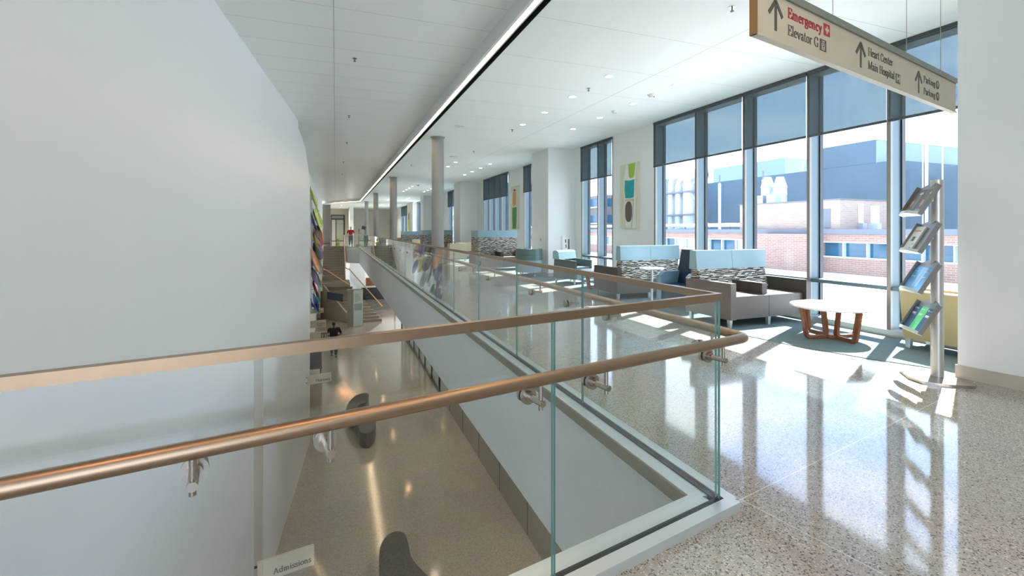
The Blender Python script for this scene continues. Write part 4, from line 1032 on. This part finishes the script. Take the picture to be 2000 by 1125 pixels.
kk = thing('directory_kiosk', 'tall directory kiosk with dark side and pale lit face at the foot of the stair', 'kiosk', (0.72, 32.1, LOW))
MB().box(0, 0.98, 0, 0.5, 0, 2.4).build('kiosk_body', M_taupe, kk, smooth=False)
MB().box(0.38, 0.97, -0.012, 0, 0.01, 2.38).build('directory_face', mat('pale_green_panel', (0.55, 0.62, 0.56), 0.3), kk, smooth=False); dfc = C.objects[-1]
m = MB()
for i in range(9):
    m.box(0.46, 0.46 + random.uniform(.25, .38), -0.014, -0.012, 2.12 - i * 0.06, 2.135 - i * 0.06)
m.build('directory_lines', M_ink, kk, smooth=False); MB().box(0.43, 0.92, -0.014, -0.012, 1.05, 1.5).build('map_panel', mat('grey_green_print', (0.30, 0.37, 0.34), 0.4), kk, smooth=False)
MB().box(0.17, 0.20, -0.012, 0, 1.2, 2.2).build('side_lettering_band', mat('olive_grey_print', (0.30, 0.29, 0.22), 0.5), kk, smooth=False)

stair = thing('grand_staircase', 'two-flight stone staircase rising to the upper level at the end of the atrium', 'staircase', (0, 0, 0))
m = MB()
for i in range(14):                              # lower flight, shifts left as it climbs
    z = LOW + 0.175 * (i + 1); y = 33.3 + 0.28 * i; xr_ = 3.0 - 0.165 * i
    m.box(xr_ - 2.0, xr_, y, y + 0.30, z - 0.35 if i else LOW, z)
m.build('lower_flight', M_stone, stair, smooth=False)
MB().box(-1.18, 1.0, 36.2, 38.3, -2.75, -2.45).build('landing', M_stone, stair, smooth=False)
m = MB()
for i in range(14):
    z = -2.45 + 0.175 * (i + 1); y = 38.2 + 0.36 * i
    m.box(-0.95, 0.72, y, y + 0.38, z - 0.4, z)
m.build('upper_flight', M_stone, stair, smooth=False)
MB().yz([(36.2, LOW), (36.2, -2.75), (43.3, -0.4), (43.3, LOW)], -1.18, -1.0).build('stringer_wall', M_beigewall, stair, smooth=False)
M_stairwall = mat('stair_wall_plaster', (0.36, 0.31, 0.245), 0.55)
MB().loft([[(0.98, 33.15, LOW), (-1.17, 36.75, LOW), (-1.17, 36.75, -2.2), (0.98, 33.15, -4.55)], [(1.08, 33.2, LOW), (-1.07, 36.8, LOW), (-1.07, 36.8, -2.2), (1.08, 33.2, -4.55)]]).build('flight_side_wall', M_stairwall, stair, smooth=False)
for nm, P in (('copper_handrail', [(0.72, 43.4, 0.95), (0.72, 38.2, -1.5), (0.9, 36.3, -1.5)]), ('copper_handrail', [(-0.98, 42.0, 0.3), (-0.98, 38.2, -1.5), (-0.6, 36.3, -1.5), (0.9, 35.4, -2.5)]), ('copper_handrail', [(3.02, 33.2, -3.85), (0.95, 37.0, -1.5)])):
    MB().tube(P, 0.035, 10).build(nm, M_copper, stair)
for P in ([(0.80, 43.4, 0.1), (0.80, 38.2, -2.35)], [(3.08, 33.2, -4.75), (1.05, 37.0, -2.4)]):
    (x0, y0, z0), (x1, y1, z1) = P
    MB().loft([[(x0, y0, z0), (x0 + .015, y0, z0), (x0 + .015, y0, z0 + .85), (x0, y0, z0 + .85)], [(x1, y1, z1), (x1 + .015, y1, z1), (x1 + .015, y1, z1 + .85), (x1, y1, z1 + .85)]]).build('glass_guard', M_glass, stair, smooth=False)
for yy in (41.6, 40.2, 38.9):
    z = -0.35 - (43.0 - yy) * .48
    MB().box(0.70, 0.76, yy - .03, yy + .03, z - 0.4, z + 0.75).build('guard_post', M_copper, stair, smooth=False)
for P, lab in (([(4.3, 44.0, -0.9), (4.3, 33.8, -4.3)], ''),):
    pass
tv = thing('wall_screen', 'wide dark blue screen hung on the side of the lower stair flight', 'screen', (-0.50, 35.32, -3.2), math.radians(-59))
MB().box(0, 1.95, -0.06, 0, -0.26, 0.26).build('screen_bezel', M_gasket, tv, smooth=False); MB().box(0.03, 1.92, -0.065, -0.058, -0.23, 0.23).build('display', mat('navy_display', (0.02, 0.045, 0.09), 0.15), tv, smooth=False)
# lower hall beyond the stair
de = thing('reception_counter', 'dark reception counter with white worktop on the lower level beyond the stair', 'counter', (2.2, 44, LOW))
MB().box(0, 4.0, 0, 0.9, 0, 1.1).build('counter_body', M_gasket, de, smooth=False); MB().box(-0.1, 4.1, -0.1, 0.95, 1.1, 1.18).build('worktop', M_top, de, smooth=False)
MB().box(0.4, 3.2, 0.5, 0.8, 1.18, 1.9).build('back_shelf', M_wood, de, smooth=False)
struct(MB().box(1.4, 2.9, 52.0, 52.2, LOW, -1.4).build('wall_lower_far', M_wall, smooth=False), 'white wall far back on the lower level')
ws = thing('arrow_sign', 'small white left-arrow sign on a post near the stair', 'sign', (3.85, 33.0, LOW))
MB().box(-0.02, 0.02, -0.02, 0.02, 0, 1.6).build('post', M_gasket, ws, smooth=False); MB().box(-0.35, 0.35, -0.03, -0.02, 1.25, 1.6).build('sign_board', M_white, ws, smooth=False)
m = MB(); strip(m, [(-0.27, 1.425), (-0.02, 1.425)], 0.04, -0.031, None); strip(m, [(-0.17, 1.50), (-0.28, 1.425), (-0.17, 1.35)], 0.04, -0.031, None); strip(m, [(0.06, 1.46), (0.28, 1.46)], 0.03, -0.031, None); strip(m, [(0.06, 1.39), (0.22, 1.39)], 0.03, -0.031, None); m.build('arrow', M_ink, ws, smooth=False)
bx = thing('lower_wall_cabinet', 'dark low cabinet with brown top beside the lower left wall under the restroom sign', 'cabinet', (-1.18, 21.6, LOW))
MB().box(0, 0.62, 0, 0.8, 0.45, 1.45).build('cabinet_body', M_gasket, bx, smooth=False); MB().box(0, 0.66, -0.03, 0.83, 0.38, 0.45).build('cabinet_shelf', M_wood, bx, smooth=False)
for x, y in ((0.05, 0.05), (0.58, 0.05), (0.05, 0.74), (0.58, 0.74)):
    MB().box(x - .02, x + .02, y - .02, y + .02, 0, 0.38).build('leg', M_gasket, bx, smooth=False)

struct(MB().box(-1.5, -1.2, 50.4, 62, 0, CR).build('wall_end_left_blocker', M_beigewall, smooth=False), 'added unseen warm side wall at the far end')  # hidden wall added to keep sky light out of the corridor end
for i, (x, y) in enumerate(((0.6, 52.0), (0.6, 57.0), (4.4, 50.0), (4.4, 56.0))):  # lamps added to brighten the end wall
    d = downlight(x, y, CR, ['nearer left', 'farther left', 'nearer right', 'farther right'][i] + ' added fill lamp in the ceiling before the far doors', 'added fill lamps before the far doors')
    ld = bpy.data.lights.new('end_fill_spot', 'SPOT'); lo = bpy.data.objects.new('end_fill_spot', ld); C.objects.link(lo); lo.parent = d
    lo.location = (0, 0, -0.02); ld.energy = 260; ld.spot_size = math.radians(150); ld.spot_blend = 0.6; ld.color = (1, 0.93, 0.84); ld.shadow_soft_size = 0.06
# end of the corridor: glazed doors, flat bits
ed = bpy.data.objects.new('door_1', None); C.objects.link(ed); struct(ed, 'pale double door with transom at the far end of the corridor')
MB().box(-0.5, 1.1, 61.88, 62, 0, 3.25).build('door_frame', M_gasket, ed, smooth=False)
MB().box(0.12, 0.95, 61.84, 61.9, 0.05, 2.65).build('door_leaf', mat('pale_green_door', (0.52, 0.60, 0.50), 0.5), ed, smooth=False)
MB().box(-0.42, 0.02, 61.84, 61.9, 0.05, 2.65).build('door_leaf', M_white, ed, smooth=False); MB().box(-0.42, 0.95, 61.84, 61.9, 2.8, 3.15).build('transom_pane', mat('dim_pane', (0.30, 0.34, 0.31), 0.3), ed, smooth=False)
struct(MB().box(1.5, 1.9, 55, 62, 0, CR).build('wall_corridor_pier', M_wall, smooth=False), 'white pier near the far doors')

# ------------------------------------------------------------------ people
def skin_mesh(name, verts, edges, m, parent, root=0, sub=2, loc=None):
    me = bpy.data.meshes.new(name); me.from_pydata([v[:3] for v in verts], edges, []); me.materials.append(m)
    o = bpy.data.objects.new(name, me); C.objects.link(o); o.parent = parent
    md = o.modifiers.new('skin', 'SKIN'); md.use_smooth_shade = True
    if not me.skin_vertices:
        me.skin_vertices.new()
    sv = me.skin_vertices[0].data
    for i, v in enumerate(verts):
        r = v[3]; sv[i].radius = r if isinstance(r, tuple) else (r, r); sv[i].use_root = (i == root)
    s_ = o.modifiers.new('sub', 'SUBSURF'); s_.levels = sub; s_.render_levels = sub
    return o
def person(label, loc, rz, H, skin, shirt, trousers, hair, stride=0.0, arms='side', group=None, bulk=1.0, shoes=M_black):
    """faces local -y"""
    t = thing('person', label, 'person', loc, rz, group); k_ = H / 1.75; b = bulk
    V = []; Ed = []
    def add(x, y, z, r, pa=None):
        V.append((x * k_, y * k_, z * k_, (r * k_, r * k_) if not isinstance(r, tuple) else tuple(q_ * k_ for q_ in r))); i = len(V) - 1
        if pa is not None:
            Ed.append((pa, i))
        return i
    pel = add(0, 0, .96, (.135 * b, .10 * b)); ab = add(0, 0, 1.10, (.13 * b, .095 * b), pel); ch = add(0, 0, 1.30, (.15 * b, .105 * b), ab); nk = add(0, .01, 1.45, .06, ch); nk2 = add(0, 0, 1.52, .05, nk)
    hd = add(0, -.005, 1.62, (.075, .09), nk2); add(0, 0, 1.71, (.06, .075), hd)
    idx = {}
    for sx in (-1, 1):
        f_ = stride * sx
        hp = add(sx * .09, 0, .90, .085 * b, pel); kn = add(sx * .10, -f_ * .5 - .02, .50, .058 * b, hp); an = add(sx * .10, -f_ * .9 + (.06 if f_ < 0 else 0), .10 + (.03 if f_ < 0 else 0), .038, kn)
        add(sx * .115, -f_ * .9 - .12, .035 + (.01 if f_ < 0 else 0), .034, an); idx['leg', sx] = (hp, kn, an)
        sh = add(sx * .17 * b, 0, 1.40, .062 * b, ch)
        if arms == 'front':
            el = add(sx * .27 * b, .03, 1.13, .042, sh); wr = add(sx * .20, -.16, 1.05, .028, el); hn = add(sx * .17, -.23, 1.05, (.03, .018), wr); tip = (0, -1)
        else:
            el = add(sx * .25 * b, .02, 1.12, .042, sh); wr = add(sx * .28 * b, -.04 - f_ * .2, .88, .028, el); hn = add(sx * .28 * b, -.06 - f_ * .2, .80, (.03, .018), wr); tip = (0, 0)
        idx['arm', sx] = (sh, el, wr)
        for q_ in range(4):                    # fingers and a thumb
            o_ = (q_ - 1.5) * .016
            ln_ = (.07, .082, .078, .06)[q_]
            h_ = V[hn]
            if arms == 'front':
                f1 = add(h_[0] / k_ + o_, h_[1] / k_ - ln_ * .5, h_[2] / k_, .009, hn); add(h_[0] / k_ + o_, h_[1] / k_ - ln_, h_[2] / k_ - .02, .007, f1)
            else:
                f1 = add(h_[0] / k_, h_[1] / k_ + o_, h_[2] / k_ - ln_ * .5, .009, hn); add(h_[0] / k_ - sx * .012, h_[1] / k_ + o_, h_[2] / k_ - ln_, .007, f1)
        h_ = V[hn]; add(h_[0] / k_ - sx * .03, h_[1] / k_ - .03, h_[2] / k_ + .01, .009, hn)
    skin_mesh('body', V, Ed, skin, t)
    # face
    m = MB(); m.ball((0, -.098 * k_, 1.625 * k_), (.012 * k_, .02 * k_, .022 * k_), 10)
    for sx in (-1, 1):
        m.ball((sx * .082 * k_, .005, 1.625 * k_), (.012 * k_, .02 * k_, .03 * k_), 8)
    m.build('nose_and_ears', skin, t)
    m = MB()
    for sx in (-1, 1):
        m.ball((sx * .03 * k_, -.086 * k_, 1.65 * k_), (.010 * k_, .008 * k_, .006 * k_), 8)
    m.ball((0, -.088 * k_, 1.575 * k_), (.022 * k_, .006 * k_, .005 * k_), 8)
    m.build('eyes_and_mouth', M_brownwall, t)
    MB().ball((0, .018 * k_, 1.675 * k_), (.088 * k_, .098 * k_, .085 * k_), 16).build('hair', hair, t)
    # shirt: torso and short sleeves slightly larger than the body
    g = 1.16; SV = []; SE = []
    def sadd(i, extra=1.0, pa=None, pos=None):
        v = V[i]; p_ = pos or v[:3]; r = tuple(q_ * g * extra for q_ in v[3]); SV.append((*p_, r)); j = len(SV) - 1
        if pa is not None:
            SE.append((pa, j))
        return j
    a = sadd(pel, 1.02, pos=(0, 0, .93 * k_)); a1 = sadd(ab, 1.0, a); a2 = sadd(ch, 1.0, a1); sadd(nk, .95, a2)
    for sx in (-1, 1):
        sh, el, wr = idx['arm', sx]; b1 = sadd(sh, 1.05, a2)
        s_, e_ = Vector(V[sh][:3]), Vector(V[el][:3]); sadd(el, 1.25, b1, tuple(s_.lerp(e_, .85)))
    skin_mesh('shirt', SV, SE, shirt, t)
    SV.clear(); SE.clear()
    a = sadd(pel, .98)
    for sx in (-1, 1):
        hp, kn, an = idx['leg', sx]; b1 = sadd(hp, 1.05, a); b2 = sadd(kn, 1.2, b1); sadd(an, 1.5, b2)
    skin_mesh('trousers', SV, SE, trousers, t)
    for sx in (-1, 1):
        an = idx['leg', sx][2]; v = V[an]
        MB().box(v[0] - .045 * k_, v[0] + .045 * k_, v[1] - .19 * k_, v[1] + .07 * k_, max(0.0, v[2] - .10 * k_), v[2] - .02 * k_).build('shoe', shoes, t, bevel=.02)
    return t
M_blk = mat('black_cloth', (0.008, 0.008, 0.009), 0.8); M_redc = mat('red_cloth', (0.33, 0.008, 0.02), 0.8); M_gryc = mat('grey_cloth', (0.10, 0.10, 0.095), 0.8); M_blond = mat('blond_hair', (0.55, 0.38, 0.2), 0.6)
M_dskin = mat('dark_skin', (0.10, 0.05, 0.035), 0.5)
person('person in black shirt and trousers walking away on the lower floor', (-0.07, 24.9, LOW), PI, 1.72, M_dskin, M_blk, M_blk, M_black, 0.22, 'front', bulk=1.35)
person('person in red shirt and grey trousers standing at the far end of the upper level', (1.25, 42.6, 0.0), 0, 1.68, M_skin, M_redc, M_gryc, M_blond, 0.05, 'side', bulk=1.25)
# far end bits beside the person in red
mc = thing('monitor_cart', 'thin dark wheeled cart with a tilted monitor beside the person in red', 'cart', (1.95, 43.4, 0))
MB().cyl(0, 0, 0.08, 1.5, 0.03, seg=12).build('cart_pole', M_gasket, mc); MB().box(-0.25, 0.25, -0.2, 0.2, 0.03, 0.09).build('cart_base', M_gasket, mc, smooth=False)
MB().box(-0.17, 0.17, -0.03, 0.03, 1.5, 1.78, Matrix.Rotation(0.25, 4, 'Y')).build('monitor', M_gasket, mc, smooth=False); MB().box(-0.2, 0.2, -0.15, 0.15, 0.95, 0.99).build('cart_shelf', M_alum, mc, smooth=False)
pt = thing('potted_plant', 'bright yellow-green potted plant at the far end beside the person in red', 'plant', (0.2, 42.6 + 1.4, 0))
MB().lathe([(0.13, 0), (0.18, 0.28), (0.16, 0.28), (0.1, .2)], 18).build('pot', mat('lime_pot', (0.35, 0.5, 0.02), 0.4), pt)
m = MB()
for i in range(26):
    a = random.uniform(0, 2 * PI); r = random.uniform(.1, .3); h = random.uniform(.25, .4)
    p0 = Vector((0, 0, .25)); p1 = Vector((math.cos(a) * r * .5, math.sin(a) * r * .5, .28 + h)); p2 = Vector((math.cos(a) * r, math.sin(a) * r, .22 + h)); q_ = Vector((-math.sin(a), math.cos(a), 0)) * .035
    m.flat([p0, p1 - q_, p2, p1 + q_])
m.build('foliage', mat('lime_leaves', (0.45, 0.62, 0.03), 0.5), pt, smooth=False)

# ------------------------------------------------------------------ outside
M_brick = brick_mat('pale_brick', (0.28, 0.155, 0.115), (0.34, 0.20, 0.155), (0.36, 0.30, 0.27), 0.30, 0.09)
M_pent = brick_mat('tan_brick', (0.34, 0.24, 0.19), (0.40, 0.29, 0.23), (0.38, 0.33, 0.30), 0.30, 0.09)
M_bluewall = mat('blue_metal_wall', (0.068, 0.115, 0.155), 0.6, noise=(0.35, 0.22)); M_bluelt = mat('pale_blue_metal', (0.20, 0.28, 0.36), 0.5, noise=(0.5, .1))
M_roof = mat('white_membrane_roof', (0.62, 0.63, 0.62), 0.8); M_coping = mat('grey_coping', (0.13, 0.15, 0.18), 0.5); M_ductm = mat('galvanised_duct', (0.42, 0.48, 0.52), 0.4, 0.4)
M_ribbon = mat('ribbon_glass', (0.025, 0.10, 0.17), 0.08, noise=(0.8, 0.35)); M_ribfr = mat('ribbon_frame', (0.60, 0.66, 0.66), 0.4); M_blind = mat('mint_blind', (0.42, 0.56, 0.50), 0.7)
tag(MB().prism([(7.4, 4), (22.2, 4), (22.2, 62), (11, 62), (11, 16.2), (7.4, 14.6)], -11.5, -0.62).build('flat_roof', M_roof, smooth=False), 'bright white flat roof just outside the big window', 'roof')
bb_ = thing('brick_building', 'pale brick building with a strip of windows across the white roof', 'building', (22.2, 0, 0))
MB().box(0, 6, 6, 62, -0.9, 0.12).build('lower_wall', M_brick, bb_, smooth=False); MB().box(0, 6, 6, 62, 0.86, 1.22).build('upper_wall', M_brick, bb_, smooth=False)
MB().box(0.25, 5.5, 6, 62, 0.12, 0.86).build('window_band_core', M_ribbon, bb_, smooth=False)
MB().box(-0.08, 6, 6, 62, 1.22, 1.46).build('coping', M_coping, bb_, smooth=False)
m = MB(); m.box(-0.02, 0.25, 6, 62, 0.12, 0.17); m.box(-0.02, 0.25, 6, 62, 0.82, 0.86); m.build('window_band_frame', M_ribfr, bb_, smooth=False)
y = 6.5; i = 0
while y < 60:
    MB().box(0.05, 0.28, y, y + 0.05, 0.17, 0.82).build('window_mullion', M_ribfr, bb_, smooth=False)
    if y > 15 and i % 4 in (0, 1) or y > 22 and i % 4 == 2:
        MB().box(0.18, 0.26, y + 0.05, y + 1.0, 0.17, 0.82).build('window_blind', M_blind, bb_, smooth=False)
    y += 1.05; i += 1
MB().box(-0.7, 6, 15.9, 19.0, -0.9, 1.22).build('brick_bay', M_brick, bb_, smooth=False)
ph = thing('brick_penthouse', 'tan brick penthouse block standing on the brick building', 'building', (22.6, 0, 1.46))
MB().box(0, 4, 15.3, 21.2, 0, 1.42).build('wall', M_pent, ph, smooth=False); MB().box(-0.05, 4.05, 15.25, 21.25, 1.42, 1.47).build('coping', M_coping, ph, smooth=False)
MB().box(-0.02, 0, 15.75, 16.15, 0.05, 1.0).build('door', M_coping, ph, smooth=False)
db = thing('blue_plant_building', 'huge dark blue metal-clad building behind the brick building', 'building', (34, 0, 0))
MB().box(0, 9, 19.4, 37.3, 0, 5.95).build('main_wall', M_bluewall, db, smooth=False); MB().box(0.3, 12, 8, 19.4, 0, 5.2).build('low_wall', M_bluewall, db, smooth=False)
MB().box(-0.02, 10, 20.6, 24.3, 5.95, 7.5).build('upper_block', M_bluewall, db, smooth=False)
MB().box(-0.02, 10, 20.55, 20.6, 5.9, 7.45).build('bright_end', M_bluelt, db, smooth=False)
rb = thing('pale_rooftop_block', 'pale blue metal-clad block rising behind the dark blue building at the left', 'building', (46, 0, 0))
MB().box(0.5, 8, 37.5, 47.9, 0, 9.4).build('wall', M_bluelt, rb, smooth=False)
lb = thing('pale_clad_building', 'pale panelled building with ducts at the left edge of the big window', 'building', (30, 0, 0))
MB().box(0, 4, 37.5, 45.5, 0, 6.4).build('wall', M_bluelt, lb, smooth=False)
m = MB()
for k_ in range(2):
    m.box(-0.02, 0.0, 37.5 + k_ * 4, 37.55 + k_ * 4, 0, 6.4)
m.build('panel_joint', M_coping, lb, smooth=False)
du = thing('rooftop_ducts', 'large bent silver ducts on brackets at the left of the big window view', 'ducts', (27.5, 0, 0))
for k_, (yv, r, zt) in enumerate(((33.2, .30, 6.0), (32.2, .34, 5.8), (31.0, .5, 5.9))):
    P = [(0, yv, 1.5), (0, yv, zt - .8)] + [(0, yv - .8 + .8 * math.cos(a), zt - .8 + .8 * math.sin(a)) for a in [math.radians(q_) for q_ in (20, 45, 70, 90)]] + [(0, 29.2, zt)]
    MB().tube(P, r, 14).build('duct', M_ductm, du)
for z in (4.5, 2.6):
    MB().box(-0.6, 0.4, 29.6, 34.0, z, z + .12).build('duct_bracket', M_coping, du, smooth=False)
MB().tube([(-0.3, 30.4, 4.5), (-0.3, 28.4, 1.6)], 0.05, 8).build('brace', M_ductm, du)
pp = thing('long_roof_pipe', 'long horizontal white pipe running along the brick building roof', 'pipe', (23.2, 0, 0))
MB().tube([(0, 21.3, 1.72), (0, 60, 1.72)], 0.12, 12).build('pipe', M_white, pp); 
for k_ in range(8):
    MB().box(-0.04, 0.04, 22.5 + 2 * k_, 22.58 + 2 * k_, 1.46, 1.62).build('pipe_support', M_coping, pp, smooth=False)
for i, (x, y, z1, lab) in enumerate(((25.8, 26.0, 5.35, 'thin white vertical mast rising left of the brick penthouse'), (27.0, 23.4, 5.4, 'thin white vertical mast just left of the twin exhaust stacks'))):
    s = thing('roof_mast', lab, 'mast', (x, y, 1.46)); MB().cyl(0, 0, 0, z1 - 1.46 - .6, 0.09, seg=10).build('mast_tube', M_white, s); MB().cyl(0, 0, z1 - 1.46 - .6, z1 - 1.46, 0.05, seg=10).build('mast_tip', M_coping, s)
for i, (y, h) in enumerate(((21.0, 1.7), (20.15, 1.62))):
    s = thing('exhaust_stack', ['left', 'right'][i] + ' cone-topped pale exhaust stack on the brick penthouse', 'exhaust stack', (24.6, y, 2.93), 0, 'twin exhaust stacks on the penthouse')
    MB().lathe([(.36, .0), (.36, .55), (.38, .56), (.36, .6), (.36, h - .65), (.385, h - .63), (.38, h - .6), (.2, h)], 22).build('stack', M_ductm, s)
    MB().box(-0.75, -0.38, -0.3, 0.3, 0, 0.55).build('fan_box', M_ductm, s, smooth=False)
s = None
for i, (y, h, r) in enumerate(((15.3, 1.25, .085), (14.65, 1.12, .115))):
    s = thing('roof_fan_unit', ['left narrow', 'right wider'][i] + ' louvred roof fan stack beyond the parapet, right of the penthouse', 'vent', (24, y - .05, 1.46), 0, 'louvred roof fan stacks')
    m = MB(); m.box(-r, r, -r, r, .30, h); m.build('stack', M_white, s, smooth=False); MB().box(-.14, .14, -.2, .2, 0, .29).build('base_unit', M_ductm, s, smooth=False)
for i, (y, z1) in enumerate(((17.9, 7.7), (17.7, 6.7), (16.9, 7.5))):
    s = thing('roof_antenna', ['tallest left', 'short middle', 'right'][i] + ' thin white antenna above the blue building behind the brochure stand', 'antenna', (33.9, y, 0), 0, 'antennas behind the brochure stand')
    MB().cyl(0, 0, 0.5, z1, 0.035 if i != 1 else 0.08, seg=8).build('antenna_rod', M_white, s)
for i, y in enumerate((27.3, 26.1)):
    s = thing('roof_flue', ['left', 'right'][i] + ' short flue on top of the dark blue building', 'flue', (36, y, 5.95), 0, 'short flues on the blue building')
    MB().cyl(0, 0, 0, 1.1, 0.12, seg=10).build('flue_pipe', M_ductm, s)
# buildings seen through the farther windows
M_conc = mat('weathered_concrete', (0.20, 0.18, 0.16), 0.8, noise=(0.4, 0.25)); M_bluegl = mat('blue_curtain_wall', (0.045, 0.12, 0.17), 0.25, noise=(0.3, 0.3))
for i, (x, y0, y1, z1, mm, lab) in enumerate(((28.5, 46, 62, 5.4, M_conc, 'grey-beige concrete block seen through the window between painting and first pier'), (19.5, 63, 96, 8.2, M_bluegl, 'blue glassy office block seen through the window beyond the second painting'), (16, 100, 170, 13, M_bluegl, 'farthest blue block seen through the most distant gallery windows'))):
    s = thing('office_building', lab, 'building', (x, y0, -1))
    MB().box(0, 5 if i == 0 else 14, 0, y1 - y0, 0, z1 + 1).build('wall', mm, s, smooth=False)
    k_ = 0
    while 1.4 + 1.9 * k_ + 0.9 < z1 + 1:
        f_ = MB().box(-0.08, 0.0, 0.6, y1 - y0 - .6, 1.3 + 1.9 * k_, 2.2 + 1.9 * k_).build('window_row', M_ribbon, s, smooth=False)
        MB().box(-0.14, -0.08, 0.6, y1 - y0 - .6, 1.15 + 1.9 * k_, 1.3 + 1.9 * k_).build('window_ledge', M_ribfr, f_, smooth=False)
        MB().box(0.6, 4.5 if i == 0 else 13, -0.08, 0.0, 1.3 + 1.9 * k_, 2.2 + 1.9 * k_).build('window_row', M_ribbon, s, smooth=False)
        k_ += 1
tag(MB().box(7.4, 120, -60, 160, -12, -11.5).build('ground', M_roof, smooth=False), 'pale ground far below outside the windows', 'ground')
